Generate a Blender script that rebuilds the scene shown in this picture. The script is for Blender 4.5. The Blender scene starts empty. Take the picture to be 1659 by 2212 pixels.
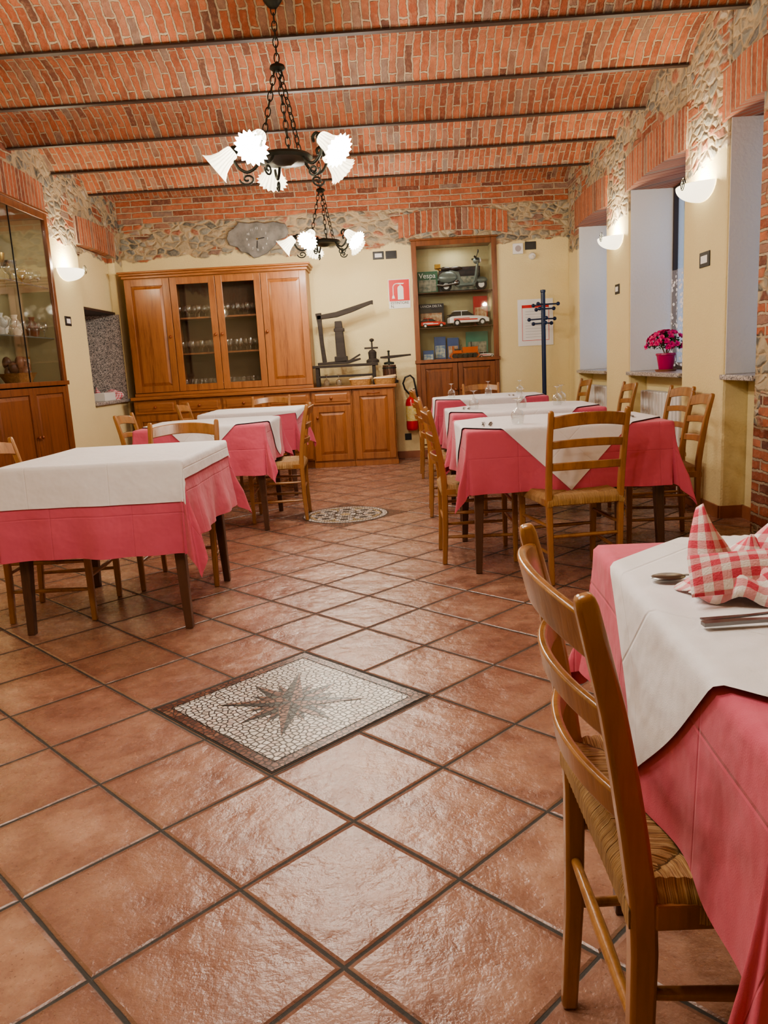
import bpy, bmesh, math, random
from mathutils import Vector, Matrix
random.seed(7)
C = bpy.context.scene.collection
pi = math.pi
sin, cos = math.sin, math.cos

# ------------------------------------------------------------------ helpers
def T(x, y, z): return Matrix.Translation((x, y, z))
def R(ax, d): return Matrix.Rotation(math.radians(d), 4, ax)
def S(x, y, z): return Matrix.Diagonal((x, y, z, 1))

class G:
    def __init__(s): s.v = []; s.f = []; s.uv = []
    def add(s, vs, fs, m=None, uv=None):
        o = len(s.v)
        for i, p in enumerate(vs):
            p = Vector(p)
            s.v.append(m @ p if m else p)
            s.uv.append(uv[i] if uv else (0, 0))
        for f in fs: s.f.append([o + i for i in f])
        return s
    def box(s, x0, x1, y0, y1, z0, z1, m=None):
        vs = [(x, y, z) for z in (z0, z1) for y in (y0, y1) for x in (x0, x1)]
        return s.add(vs, [(0,2,3,1),(4,5,7,6),(0,1,5,4),(2,6,7,3),(0,4,6,2),(1,3,7,5)], m)
    def lathe(s, prof, seg=20, m=None, cap=True, mod=None):
        vs = []; fs = []; uv = []
        for j, (r, z) in enumerate(prof):
            for i in range(seg):
                a = 2*pi*i/seg
                rr = r*(mod(a, j/(len(prof)-1)) if mod else 1)
                vs.append((rr*cos(a), rr*sin(a), z)); uv.append((i/seg, j/(len(prof)-1)))
        n = len(prof)
        for j in range(n-1):
            for i in range(seg):
                k = (i+1) % seg
                fs.append((j*seg+i, j*seg+k, (j+1)*seg+k, (j+1)*seg+i))
        if cap:
            if prof[0][0] > 1e-4: fs.append(tuple(range(seg))[::-1])
            if prof[-1][0] > 1e-4: fs.append(tuple((n-1)*seg+i for i in range(seg)))
        return s.add(vs, fs, m, uv)
    def tube(s, path, r, seg=8, m=None, closed=False):
        P = [Vector(p) for p in path]; n = len(P)
        rs = r if isinstance(r, (list, tuple)) else [r]*n
        vs = []; fs = []; N = None
        for i in range(n):
            if closed: t = P[(i+1) % n]-P[i-1]
            else: t = P[min(i+1, n-1)]-P[max(i-1, 0)]
            t.normalize()
            if N is None:
                h = Vector((0,0,1)) if abs(t.z) < .9 else Vector((1,0,0))
                N = t.cross(h).normalized()
            else:
                N = (N - t*N.dot(t)).normalized()
            B = t.cross(N)
            for k in range(seg):
                a = 2*pi*k/seg
                vs.append(P[i]+(N*cos(a)+B*sin(a))*rs[i])
        m_ = n if closed else n-1
        for i in range(m_):
            for k in range(seg):
                l = (k+1) % seg; j = (i+1) % n
                fs.append((i*seg+k, i*seg+l, j*seg+l, j*seg+k))
        if not closed:
            fs.append(tuple(range(seg))[::-1]); fs.append(tuple((n-1)*seg+k for k in range(seg)))
        return s.add(vs, fs, m)
    def bar(s, path, w, t, side, m=None):
        P = [Vector(p) for p in path]; n = len(P)
        w = w if isinstance(w, (list, tuple)) else [w]*n
        t = t if isinstance(t, (list, tuple)) else [t]*n
        vs = []; fs = []
        for i in range(n):
            d = (P[min(i+1, n-1)]-P[max(i-1, 0)]).normalized()
            Sd = Vector(side); Sd = (Sd-d*Sd.dot(d)).normalized(); N = d.cross(Sd)
            for a, b in ((-1,-1),(1,-1),(1,1),(-1,1)):
                vs.append(P[i]+Sd*(a*w[i]/2)+N*(b*t[i]/2))
        for i in range(n-1):
            for k in range(4):
                l = (k+1) % 4
                fs.append((i*4+k, i*4+l, i*4+4+l, i*4+4+k))
        fs.append((3,2,1,0)); fs.append(tuple((n-1)*4+k for k in range(4)))
        return s.add(vs, fs, m)
    def prism(s, poly, z0, z1, m=None):
        n = len(poly)
        vs = [(x, y, z0) for x, y in poly]+[(x, y, z1) for x, y in poly]
        fs = [tuple(range(n))[::-1], tuple(range(n, 2*n))]
        for i in range(n):
            j = (i+1) % n; fs.append((i, j, n+j, n+i))
        return s.add(vs, fs, m)
    def ell(s, c, r, m=None, seg=18, rings=10):
        pr = []
        for j in range(rings+1):
            a = -pi/2+pi*j/rings
            pr.append((max(cos(a), 1e-5), sin(a)))
        mm = T(*c) @ S(*r)
        if m: mm = m @ mm
        return s.lathe(pr, seg, mm, cap=False)
    def grid(s, fn, nu, nv, m=None, uvf=None):
        vs = []; uv = []
        for j in range(nv+1):
            for i in range(nu+1):
                u, v = i/nu, j/nv
                vs.append(fn(u, v)); uv.append(uvf(u, v) if uvf else (u, v))
        fs = [(j*(nu+1)+i, j*(nu+1)+i+1, (j+1)*(nu+1)+i+1, (j+1)*(nu+1)+i) for j in range(nv) for i in range(nu)]
        return s.add(vs, fs, m, uv)
    def frust(s, x0, x1, z0, z1, yb, yf, ins):
        vs = [(x0,yb,z0),(x1,yb,z0),(x1,yb,z1),(x0,yb,z1),(x0+ins,yf,z0+ins),(x1-ins,yf,z0+ins),(x1-ins,yf,z1-ins),(x0+ins,yf,z1-ins)]
        return s.add(vs, [(0,1,5,4),(1,2,6,5),(2,3,7,6),(3,0,4,7),(4,5,6,7)])

def mk(name, g, mat, parent=None, smooth=None, bevel=0, loc=None, rot=None, solid=0):
    me = bpy.data.meshes.new(name)
    me.from_pydata([tuple(v) for v in g.v], [], g.f)
    uvl = me.uv_layers.new(name='UVMap')
    for l in me.loops: uvl.data[l.index].uv = g.uv[l.vertex_index]
    me.materials.append(mat)
    bm = bmesh.new(); bm.from_mesh(me); bmesh.ops.recalc_face_normals(bm, faces=bm.faces); bm.to_mesh(me); bm.free()
    if smooth:
        for p in me.polygons: p.use_smooth = True
        me.set_sharp_from_angle(angle=math.radians(smooth))
    o = bpy.data.objects.new(name, me); C.objects.link(o)
    if parent: o.parent = parent
    if loc: o.location = loc
    if rot: o.rotation_euler = [math.radians(a) for a in rot]
    if bevel:
        b = o.modifiers.new('bevel', 'BEVEL'); b.width = bevel; b.segments = 2; b.limit_method = 'ANGLE'
    if solid:
        b = o.modifiers.new('solid', 'SOLIDIFY'); b.thickness = solid; b.offset = 0
    return o

def meta(o, label, cat, group=None):
    o['label'] = label; o['category'] = cat
    if group: o['group'] = group
    return o
def thing(name, label, cat, loc=(0,0,0), rz=0, group=None):
    o = bpy.data.objects.new(name, None); o.empty_display_size = .05
    C.objects.link(o); o.location = loc; o.rotation_euler = (0, 0, math.radians(rz))
    return meta(o, label, cat, group)
def struct(name, g, mat, smooth=None, bevel=0):
    o = mk(name, g, mat, smooth=smooth, bevel=bevel); o['kind'] = 'structure'; return o
def copy_thing(o, loc=None, rz=None, label=None, rot=None, parent=None):
    n = o.copy(); C.objects.link(n)
    if parent is not None:
        n.parent = parent; n.matrix_parent_inverse = o.matrix_parent_inverse.copy()
    if loc is not None: n.location = loc
    if rz is not None: n.rotation_euler = (0, 0, math.radians(rz))
    if rot is not None: n.rotation_euler = rot
    if label: n['label'] = label
    for c in o.children: copy_thing(c, parent=n)
    return n

def text(parent, name, s, size, loc, rot, mat, align='CENTER'):
    cu = bpy.data.curves.new(name, 'FONT'); cu.body = s; cu.size = size; cu.align_x = align; cu.align_y = 'CENTER'; cu.extrude = .0006
    to = bpy.data.objects.new(name+'_tmp', cu); C.objects.link(to)
    dg = bpy.context.evaluated_depsgraph_get(); dg.update()
    me = bpy.data.meshes.new_from_object(to.evaluated_get(dg))
    bpy.data.objects.remove(to)
    me.materials.clear(); me.materials.append(mat)
    o = bpy.data.objects.new(name, me); C.objects.link(o); o.parent = parent
    o.location = loc; o.rotation_euler = [math.radians(a) for a in rot]
    return o

# ------------------------------------------------------------------ materials
class NT:
    def __init__(s, name):
        s.m = bpy.data.materials.new(name); s.m.use_nodes = True; s.t = s.m.node_tree
        s.b = s.t.nodes['Principled BSDF']
        s.tc = s.t.nodes.new('ShaderNodeTexCoord')
    def put(s, sock, v):
        if isinstance(v, bpy.types.NodeSocket): s.t.links.new(v, sock)
        else:
            if sock.type == 'RGBA' and len(v) == 3: v = (*v, 1)
            sock.default_value = v
    def n(s, typ, ins={}, **pr):
        nd = s.t.nodes.new(typ)
        for k, v in pr.items(): setattr(nd, k, v)
        for k, v in ins.items(): s.put(nd.inputs[k], v)
        return nd
    def ma(s, op, a, b=0.0, c=None):
        nd = s.n('ShaderNodeMath', {0: a, 1: b}, operation=op)
        if c is not None: s.put(nd.inputs[2], c)
        return nd.outputs[0]
    def vm(s, op, a, b=(0,0,0)):
        return s.n('ShaderNodeVectorMath', {0: a, 1: b}, operation=op).outputs[0]
    def mix(s, f, a, b, mode='MIX'):
        nd = s.n('ShaderNodeMix', {0: f, 6: a, 7: b}, data_type='RGBA', blend_type=mode)
        return nd.outputs[2]
    def mixf(s, f, a, b):
        return s.n('ShaderNodeMix', {0: f, 2: a, 3: b}, data_type='FLOAT').outputs[0]
    def ramp(s, f, stops, interp='LINEAR'):
        nd = s.n('ShaderNodeValToRGB', {0: f}); cr = nd.color_ramp; cr.interpolation = interp
        while len(cr.elements) < len(stops): cr.elements.new(.5)
        for e, (p, c) in zip(cr.elements, stops): e.position = p; e.color = (*c, 1)
        return nd.outputs[0]
    def noise(s, vec, sc, det=3, rough=.5):
        return s.n('ShaderNodeTexNoise', {'Vector': vec, 'Scale': sc, 'Detail': det, 'Roughness': rough}).outputs[0]
    def xyz(s, vec):
        o = s.n('ShaderNodeSeparateXYZ', {0: vec}).outputs; return o[0], o[1], o[2]
    def comb(s, x, y, z): return s.n('ShaderNodeCombineXYZ', {0: x, 1: y, 2: z}).outputs[0]
    def bump(s, h, dist=.01, st=1.0):
        s.put(s.b.inputs['Normal'], s.n('ShaderNodeBump', {'Height': h, 'Distance': dist, 'Strength': st}).outputs[0])
    def set(s, **k):
        for a, v in k.items(): s.put(s.b.inputs[a.replace('_', ' ')], v)
        return s
    def step(s, v, lo, hi):
        return s.n('ShaderNodeMapRange', {'Value': v, 'From Min': lo, 'From Max': hi}).outputs[0]

def simple(name, col, rough=.5, metal=0, col2=None, vs=6, bs=0, bd=.002, emit=0, spec=None, coat=0):
    t = NT(name); o = t.tc.outputs['Object']
    t.set(Roughness=rough, Metallic=metal)
    if col2: t.set(Base_Color=t.mix(t.step(t.noise(o, vs, 4), .35, .65), col, col2))
    else: t.set(Base_Color=col)
    if bs: t.bump(t.noise(o, bs, 4), bd)
    if emit: t.set(Emission_Color=col, Emission_Strength=emit)
    if spec is not None: t.b.inputs['Specular IOR Level'].default_value = spec
    if coat: t.b.inputs['Coat Weight'].default_value = coat; t.b.inputs['Coat Roughness'].default_value = .15
    return t.m

def wood(name, c1, c2, axis='Z', rough=.38, sc=1.0, coat=.25):
    t = NT(name); o = t.tc.outputs['Object']
    k = {'Z': (14, 14, 1.2), 'X': (1.2, 14, 14), 'Y': (14, 1.2, 14)}[axis]
    v = t.vm('MULTIPLY', o, tuple(a*sc for a in k))
    n1 = t.noise(v, 1.6, 5, .6); n2 = t.noise(v, 9, 3)
    f = t.ma('ADD', t.ma('MULTIPLY', n1, .75), t.ma('MULTIPLY', n2, .3))
    t.set(Base_Color=t.ramp(f, [(.36, c2), (.5, c1), (.66, [min(1, a*1.2) for a in c1])]), Roughness=rough)
    t.b.inputs['Coat Weight'].default_value = coat; t.b.inputs['Coat Roughness'].default_value = .2
    t.bump(f, .0015)
    return t.m

def thin_glass(name, tint=(.96,.97,.96), base=.04, edge=.7, rough=.02, pw=4.0):
    # thin pane: straight-through transparency plus a reflection that grows towards grazing angles
    t = NT(name); t.t.nodes.remove(t.b)
    fc = t.n('ShaderNodeLayerWeight', {'Blend': .5}).outputs['Facing']
    f = t.ma('ADD', t.ma('MULTIPLY', t.ma('POWER', fc, pw), edge), base)
    tr = t.n('ShaderNodeBsdfTransparent', {'Color': tint}); gl = t.n('ShaderNodeBsdfGlossy', {'Color': (1,1,1), 'Roughness': rough})
    mx = t.n('ShaderNodeMixShader', {0: f, 1: tr.outputs[0], 2: gl.outputs[0]})
    t.t.links.new(mx.outputs[0], t.t.nodes['Material Output'].inputs[0])
    return t.m

BR = [(0, (.16,.07,.05)), (.12, (.32,.095,.052)), (.4, (.45,.135,.066)), (.66, (.54,.185,.095)), (.86, (.40,.165,.10)), (1, (.26,.20,.165))]
MORT = (.58,.47,.34)
def bricks(t, vec, bw, rh, ms, offset=.5, wob=.02, wsc=4):
    nz = t.n('ShaderNodeTexNoise', {'Vector': vec, 'Scale': wsc, 'Detail': 4.0, 'Roughness': .6}).outputs[1]
    vec2 = t.vm('ADD', vec, t.vm('MULTIPLY', t.vm('SUBTRACT', nz, (.5,.5,.5)), (wob, wob, wob)))
    nz2 = t.n('ShaderNodeTexNoise', {'Vector': vec, 'Scale': 38.0, 'Detail': 3.0}).outputs[1]
    vec2 = t.vm('ADD', vec2, t.vm('MULTIPLY', t.vm('SUBTRACT', nz2, (.5,.5,.5)), (.015, .015, .015)))
    b = t.n('ShaderNodeTexBrick', {'Vector': vec2, 'Color1': (0,0,0), 'Color2': (1,1,1), 'Mortar': (0,0,0), 'Scale': 1.0,
            'Mortar Size': ms, 'Mortar Smooth': .3, 'Bias': 0.0, 'Brick Width': bw, 'Row Height': rh}, offset=offset)
    col = t.ramp(b.outputs[0], BR)
    n2 = t.noise(vec, 26, 5, .65)
    col = t.mix(t.ma('MULTIPLY', t.step(n2, .48, .75), .5), col, (.60,.34,.21))
    col = t.mix(t.ma('MULTIPLY', t.step(t.noise(vec, 9, 4), .50, .68), .55), col, (.18,.075,.05))
    fac = b.outputs[1]
    mc = t.mix(t.noise(vec, 15, 3), (.36,.275,.185), MORT)
    h = t.ma('ADD', t.ma('SUBTRACT', 1.0, fac), t.ma('MULTIPLY', n2, .6))
    return t.mix(fac, col, mc), h

def stones(t, o):
    nz = t.n('ShaderNodeTexNoise', {'Vector': o, 'Scale': 5.0, 'Detail': 3.0}).outputs[1]
    v = t.vm('ADD', o, t.vm('MULTIPLY', t.vm('SUBTRACT', nz, (.5,.5,.5)), (.13,.13,.13)))
    v = t.vm('MULTIPLY', v, (1, 1, 1.8))
    SC = 8.5
    vo = t.n('ShaderNodeTexVoronoi', {'Vector': v, 'Scale': SC}, feature='F1')
    ve = t.n('ShaderNodeTexVoronoi', {'Vector': v, 'Scale': SC}, feature='DISTANCE_TO_EDGE')
    r, g_, b_ = t.xyz(vo.outputs['Color'])
    col = t.ramp(r, [(0, (.15,.15,.13)), (.15, (.30,.27,.21)), (.35, (.44,.36,.24)), (.5, (.30,.30,.26)), (.66, (.50,.41,.28)), (.78, (.42,.16,.10)), (.88, (.54,.48,.38)), (.96, (.20,.21,.20))], 'CONSTANT')
    n2 = t.noise(o, 28, 6, .65)
    col = t.mix(t.ma('MULTIPLY', t.step(n2, .4, .7), .5), col, (.52,.45,.34))
    e = t.step(ve.outputs['Distance'], .03, .15)
    mc = t.mix(t.noise(o, 18, 3), (.40,.30,.18), (.64,.51,.33))
    c = t.mix(e, mc, col)
    h = t.ma('ADD', t.ma('MULTIPLY', t.step(ve.outputs['Distance'], .02, .3), 1.0), t.ma('MULTIPLY', n2, .7))
    return c, h

YEL = (.85,.74,.43); YEL2 = (.79,.67,.37)
def wallmix(name, thr, brick_above=None, yel=YEL):
    t = NT(name); o = t.tc.outputs['Object']; x, y, z = t.xyz(o)
    xy = t.ma('ADD', x, y)
    sc, sh = stones(t, o)
    bv = t.comb(xy, z, 0.0)
    bc, bh = bricks(t, bv, .24, .066, .009)
    pm = t.step(t.noise(t.vm('MULTIPLY', o, (1,1,2.2)), 2.3, 2), .57, .61)
    if brick_above: pm = t.ma('MAXIMUM', pm, t.step(t.ma('ADD', z, t.ma('MULTIPLY', t.noise(o, 3, 2), .12)), brick_above+.05, brick_above+.07))
    rc = t.mix(pm, sc, bc); rh = t.mixf(pm, sh, bh)
    pn = t.noise(o, 60, 6, .7); pn2 = t.noise(o, 2.5, 3)
    pc = t.mix(pn2, yel, YEL2)
    f = t.step(t.ma('ADD', z, t.ma('MULTIPLY', t.noise(o, 4, 4), .28)), thr+.13, thr+.15)
    t.set(Base_Color=t.mix(f, pc, rc), Roughness=.9)
    t.bump(t.mixf(f, t.ma('MULTIPLY', pn, .4), rh), .017)
    return t.m

def brickmat(name, mode):
    t = NT(name); o = t.tc.outputs['Object']; x, y, z = t.xyz(o); xy = t.ma('ADD', x, y)
    if mode == 'uv':
        c, h = bricks(t, t.tc.outputs['UV'], .205, .054, .0068, wob=.045)
        n = t.step(t.noise(t.tc.outputs['UV'], 1.3, 4), .3, .8)
        c = t.mix(t.ma('MULTIPLY', n, .12), c, (.58,.34,.21))
        d = .024
    elif mode == 'wall':
        c, h = bricks(t, t.comb(xy, z, 0.0), .24, .066, .010, wob=.04); d = .02
        sc, sh = stones(t, o); pm = t.step(t.noise(o, 2.6, 2), .47, .49)
        c = t.mix(pm, c, sc); h = t.mixf(pm, h, sh)
    else:
        c, h = bricks(t, t.comb(z, xy, 0.0), .5, .068, .009, offset=0, wob=.035); d = .02
    t.set(Base_Color=c, Roughness=.88); t.bump(h, d)
    return t.m

def floor_mat():
    t = NT('terracotta_tiles'); o = t.tc.outputs['Object']; x, y, z = t.xyz(o)
    A = math.radians(45.2); c, s_ = cos(A), sin(A); P = .352
    dx = t.ma('ADD', x, .397); dy = t.ma('SUBTRACT', y, 2.575)
    u = t.ma('ADD', t.ma('MULTIPLY', dx, c/P), t.ma('MULTIPLY', dy, s_/P))
    v = t.ma('ADD', t.ma('MULTIPLY', dx, -s_/P), t.ma('MULTIPLY', dy, c/P))
    wob = t.ma('MULTIPLY', t.ma('SUBTRACT', t.noise(o, 14, 3), .5), .012)
    def edge(q):
        fq = t.ma('FRACT', q); return t.ma('MINIMUM', fq, t.ma('SUBTRACT', 1.0, fq)), t.ma('FLOOR', q)
    eu, iu = edge(u); ev, iv = edge(v)
    e = t.ma('ADD', t.ma('MINIMUM', eu, ev), wob)
    tile = t.step(e, .010, .016)
    rnd = t.n('ShaderNodeTexWhiteNoise', {'Vector': t.comb(iu, iv, 0.0)}, noise_dimensions='3D').outputs[0]
    off = t.comb(t.ma('MULTIPLY', rnd, 40.0), t.ma('MULTIPLY', rnd, 17.0), 0.0)
    p = t.vm('ADD', o, off)
    n1 = t.noise(p, 3.4, 6, .66); n2 = t.noise(p, 12, 5, .6); n3 = t.noise(o, 120, 4, .6)
    f = t.ma('ADD', t.ma('MULTIPLY', n1, .7), t.ma('MULTIPLY', n2, .3))
    col = t.ramp(f, [(.36, (.215,.105,.073)), (.45, (.315,.168,.118)), (.54, (.40,.228,.160)), (.66, (.52,.33,.24))])
    col = t.mix(t.ma('MULTIPLY', rnd, .5), col, (.265,.135,.097))
    ed = t.step(e, .02, .17)
    col = t.mix(t.ma('MULTIPLY', t.ma('SUBTRACT', 1.0, ed), .45), col, (.20,.095,.066))
    pit = t.step(n3, .31, .38)
    col = t.mix(t.ma('MULTIPLY', t.ma('SUBTRACT', 1.0, pit), .7), col, (.09,.042,.03))
    col = t.mix(tile, (.04,.036,.032), col)
    t.set(Base_Color=col, Roughness=t.mixf(tile, .85, t.mixf(n2, .14, .40)))
    big = t.noise(p, 5, 3, .5)
    h = t.ma('ADD', t.ma('MULTIPLY', t.step(e, .008, .035), 1.0), t.ma('ADD', t.ma('ADD', t.ma('MULTIPLY', n2, 1.2), t.ma('MULTIPLY', big, 1.6)), t.ma('MULTIPLY', n3, .16)))
    t.bump(h, .006)
    t.b.inputs['Specular IOR Level'].default_value = .8
    return t.m

def tessera(name, cols, sc=55, grout=(.05,.045,.04), e0=.07, e1=.13):
    t = NT(name); o = t.tc.outputs['Object']
    vo = t.n('ShaderNodeTexVoronoi', {'Vector': o, 'Scale': float(sc), 'Randomness': .75}, feature='F1', voronoi_dimensions='2D')
    ve = t.n('ShaderNodeTexVoronoi', {'Vector': o, 'Scale': float(sc), 'Randomness': .75}, feature='DISTANCE_TO_EDGE', voronoi_dimensions='2D')
    r, g_, b_ = t.xyz(vo.outputs['Color'])
    k = len(cols)
    c = t.ramp(r, [(i/k, cc) for i, cc in enumerate(cols)], 'CONSTANT')
    e = t.step(ve.outputs['Distance'], e0, e1)
    t.set(Base_Color=t.mix(e, grout, c), Roughness=.3); t.bump(e, .002)
    return t.m

M_floor = floor_mat()
M_back = wallmix('yellow_plaster_with_rubble_top', 2.50, 2.90)
M_side = wallmix('yellow_plaster_with_rubble_side', 2.33)
M_left = wallmix('yellow_plaster_with_rubble_left', 2.44)
M_jamb = simple('white_plaster', (.76,.73,.66), .9, bs=50, bd=.004)
M_vault = brickmat('vault_bricks', 'uv')
M_wallbrick = brickmat('wall_bricks', 'wall')
M_soldier = brickmat('soldier_bricks', 'soldier')
M_beam = simple('brown_painted_steel', (.05,.028,.02), .5)
t = NT('granite'); o_ = t.tc.outputs['Object']
r_, _, _ = t.xyz(t.n('ShaderNodeTexVoronoi', {'Vector': o_, 'Scale': 130.0}).outputs['Color'])
t.set(Base_Color=t.ramp(r_, [(0, (.11,.11,.11)), (.22, (.32,.30,.29)), (.5, (.48,.43,.40)), (.78, (.64,.60,.57))], 'CONSTANT'), Roughness=.3); M_granite = t.m
M_terr = simple('terracotta_skirting', (.36,.15,.08), .4, col2=(.28,.11,.06))
M_pine = wood('pine_vertical', (.31,.118,.036), (.20,.068,.019), 'Z')
M_pineh = wood('pine_horizontal', (.31,.118,.036), (.20,.068,.019), 'X')
M_pined = wood('dark_pine', (.20,.068,.022), (.125,.04,.013), 'Z')
M_chair = wood('chair_beech', (.32,.150,.050), (.225,.096,.029), 'Z', rough=.28, coat=.5)
M_tleg = wood('table_dark_wood', (.085,.037,.021), (.047,.02,.012), 'Z')
M_knob = wood('knob_wood', (.22,.06,.018), (.15,.04,.012), 'Z', rough=.25)
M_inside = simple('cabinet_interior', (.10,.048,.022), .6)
M_glass = thin_glass('clear_pane')
M_goblet = thin_glass('goblet_glass', (.88,.90,.90), .12, .85, .08, 1.9)
M_winframe = simple('dark_window_frame', (.05,.028,.018), .5)
M_iron = simple('wrought_iron', (.035,.04,.035), .45, .7, bs=80, bd=.001, col2=(.06,.065,.055))
M_oldwood = wood('old_dark_wood', (.035,.026,.02), (.018,.013,.010), 'X', rough=.75, coat=0)
M_blk = simple('black_plastic', (.012,.012,.013), .35)
M_white = simple('white_plastic', (.8,.8,.78), .4)
M_steel = simple('polished_steel', (.22,.215,.21), .28, 1)
M_brass = simple('brass', (.5,.33,.1), .3, 1)
M_red = simple('red_enamel', (.55,.012,.015), .3, coat=.4)
M_navy = simple('navy_enamel', (.008,.02,.065), .35)
M_slate = simple('slate', (.17,.165,.155), .8, col2=(.30,.285,.26), vs=9, bs=14, bd=.015)
M_paper = simple('paper', (.82,.82,.8), .7)
M_signred = simple('sign_red', (.62,.02,.02), .4)
M_cream = simple('cream_ceramic', (.8,.74,.6), .35)
M_basket = simple('wicker', (.45,.25,.09), .7, bs=120, bd=.004, col2=(.3,.15,.05), vs=60)
M_bread = simple('bread', (.72,.5,.25), .8)
M_green = simple('leaf_green', (.03,.10,.02), .5, col2=(.05,.16,.03))
M_pinkfl = simple('azalea_pink', (.72,.02,.22), .5, col2=(.55,.01,.12), vs=30)
M_pot = simple('pink_pot', (.45,.015,.11), .3)
M_orange = simple('orange_paint', (.60,.11,.02), .35)
M_silver = simple('silver_green_paint', (.15,.19,.18), .3, .2)
M_rubber = simple('rubber', (.015,.015,.015), .7)

def cloth_mat(name, c, c2):
    t = NT(name); o = t.tc.outputs['Object']
    t.set(Base_Color=t.mix(t.noise(o, 2, 3), c, c2), Roughness=.85, Sheen_Weight=.15)
    uv = t.tc.outputs['UV']
    w = t.noise(uv, 500, 2)
    u_, v_, _ = t.xyz(uv)
    crease = t.ma('ADD', t.step(t.ma('ABSOLUTE', t.ma('SUBTRACT', t.ma('FRACT', t.ma('MULTIPLY', u_, 2.7)), .5)), 0.0, .012),
                  t.step(t.ma('ABSOLUTE', t.ma('SUBTRACT', t.ma('FRACT', t.ma('MULTIPLY', v_, 2.7)), .5)), 0.0, .012))
    big = t.noise(o, 7, 3)
    t.bump(t.ma('ADD', t.ma('ADD', t.ma('MULTIPLY', w, .03), t.ma('MULTIPLY', crease, .12)), t.ma('MULTIPLY', big, 1.3)), .012)
    return t.m
M_pink = cloth_mat('pink_tablecloth', (.61,.12,.185), (.55,.095,.155))
M_wcloth = cloth_mat('white_cloth', (.80,.79,.82), (.76,.75,.78))
t = NT('gingham'); u_, v_, _ = t.xyz(t.tc.outputs['UV'])
fu = t.ma('GREATER_THAN', t.ma('FRACT', t.ma('MULTIPLY', u_, 36.0)), .5); fv = t.ma('GREATER_THAN', t.ma('FRACT', t.ma('MULTIPLY', v_, 36.0)), .5)
sm = t.ma('MULTIPLY', t.ma('ADD', fu, fv), .5)
t.set(Base_Color=t.ramp(sm, [(0, (.85,.8,.78)), (.4, (.77,.38,.41)), (.8, (.66,.09,.14))], 'CONSTANT'), Roughness=.85)
t.bump(t.noise(t.tc.outputs['UV'], 300, 2), .001); M_ging = t.m
t = NT('rush'); u_, v_, _ = t.xyz(t.tc.outputs['UV'])
nn = t.noise(t.comb(t.ma('MULTIPLY', u_, 90.0), t.ma('MULTIPLY', v_, 4.0), 0.0), 1.0, 4, .6)
t.set(Base_Color=t.ramp(nn, [(.33, (.17,.07,.02)), (.45, (.44,.24,.09)), (.57, (.62,.41,.19)), (.72, (.75,.57,.33))]), Roughness=.5)
t.bump(nn, .009); M_rush = t.m
t = NT('frosted_lit_glass')
u_, v_, _ = t.xyz(t.tc.outputs['UV'])
rib = t.ma('ABSOLUTE', t.ma('SINE', t.ma('MULTIPLY', u_, pi*18)))
inten = t.ma('MULTIPLY', t.mixf(v_, 5.5, 1.5), t.mixf(rib, .4, 1.15))
t.set(Base_Color=(.8,.8,.75), Roughness=.4, Emission_Color=t.mix(v_, (1,.92,.68), (1,.86,.54)), Emission_Strength=inten); M_shade = t.m
M_bulb = simple('bulb_glow', (1,.93,.78), .4, emit=30)
t = NT('sconce_ceramic'); t.set(Base_Color=(.85,.8,.7), Roughness=.35, Emission_Color=(1,.9,.66), Emission_Strength=2.4); M_sconce = t.m
t = NT('lace')
vo = t.n('ShaderNodeTexVoronoi', {'Vector': t.tc.outputs['UV'], 'Scale': 28.0}, feature='F1').outputs[0]
t.set(Base_Color=(.85,.85,.9), Roughness=.8, Alpha=t.mixf(t.ma('GREATER_THAN', vo, .38), 1.0, .25)); M_lace = t.m

# ------------------------------------------------------------------ room
XR, XL, YB, YN, ZC = 2.2, -3.05, 9.6, -1.6, 3.06
VR = .20
struct('floor', G().box(-3.8, 2.9, YN-.2, 10.1, -.1, 0), M_floor)
BY = [-1.31, -.41, .50, 1.40, 2.31, 3.21, 4.12, 5.03, 5.94, 6.86, 7.73, 8.66]
bays = [-2.2]+BY+[9.75]
def shear(x): return -.019*(x+.4)
def varc(v): return VR*(1-abs(2*v-1)**2.3)
g = G(); NA = 20
for b0, b1 in zip(bays[:-1], bays[1:]):
    L = b1-b0
    uo = random.random()*5
    def fn(u, v, b0=b0, L=L):
        x = -3.8+6.7*u
        return (x, b0+L*v+shear(x), ZC+varc(v))
    g.grid(fn, 40, NA, uvf=lambda u, v, L=L, uo=uo: (v*L*1.10+uo, u*6.7+uo*.37))
ceil = struct('ceiling', g, M_vault, smooth=40)
ceil.modifiers.new('solid', 'SOLIDIFY').thickness = -.05
for i, b in enumerate(BY):
    gb = G()
    for (w, z0, z1) in ((.044, ZC-.004, ZC+.006), (.010, ZC-.002, ZC+.03)):
        x0, x1 = -3.04, 2.19
        y0, y1 = b+shear(x0), b+shear(x1)
        vs = [(x0,y0-w/2,z0),(x1,y1-w/2,z0),(x1,y1+w/2,z0),(x0,y0+w/2,z0),(x0,y0-w/2,z1),(x1,y1-w/2,z1),(x1,y1+w/2,z1),(x0,y0+w/2,z1)]
        gb.add(vs, [(0,3,2,1),(4,5,6,7),(0,1,5,4),(1,2,6,5),(2,3,7,6),(3,0,4,7)])
    struct('trim_%d' % (i+1), gb, M_beam)
# back wall with recess for the display cabinet
g = G(); D = 10.05
g.box(-3.8, .38, YB, D, 0, 3.4); g.box(1.33, 2.9, YB, D, 0, 3.4); g.box(.38, 1.33, YB, D, 2.52, 3.4); g.box(.38, 1.33, YB, D, 0, .26); g.box(.38,1.33,YB+.36,D,.26,2.52)
struct('wall_back', g, M_back)
struct('wall_front', G().box(-3.8, 2.9, YN-.15, YN, 0, 3.4), M_left)
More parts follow.
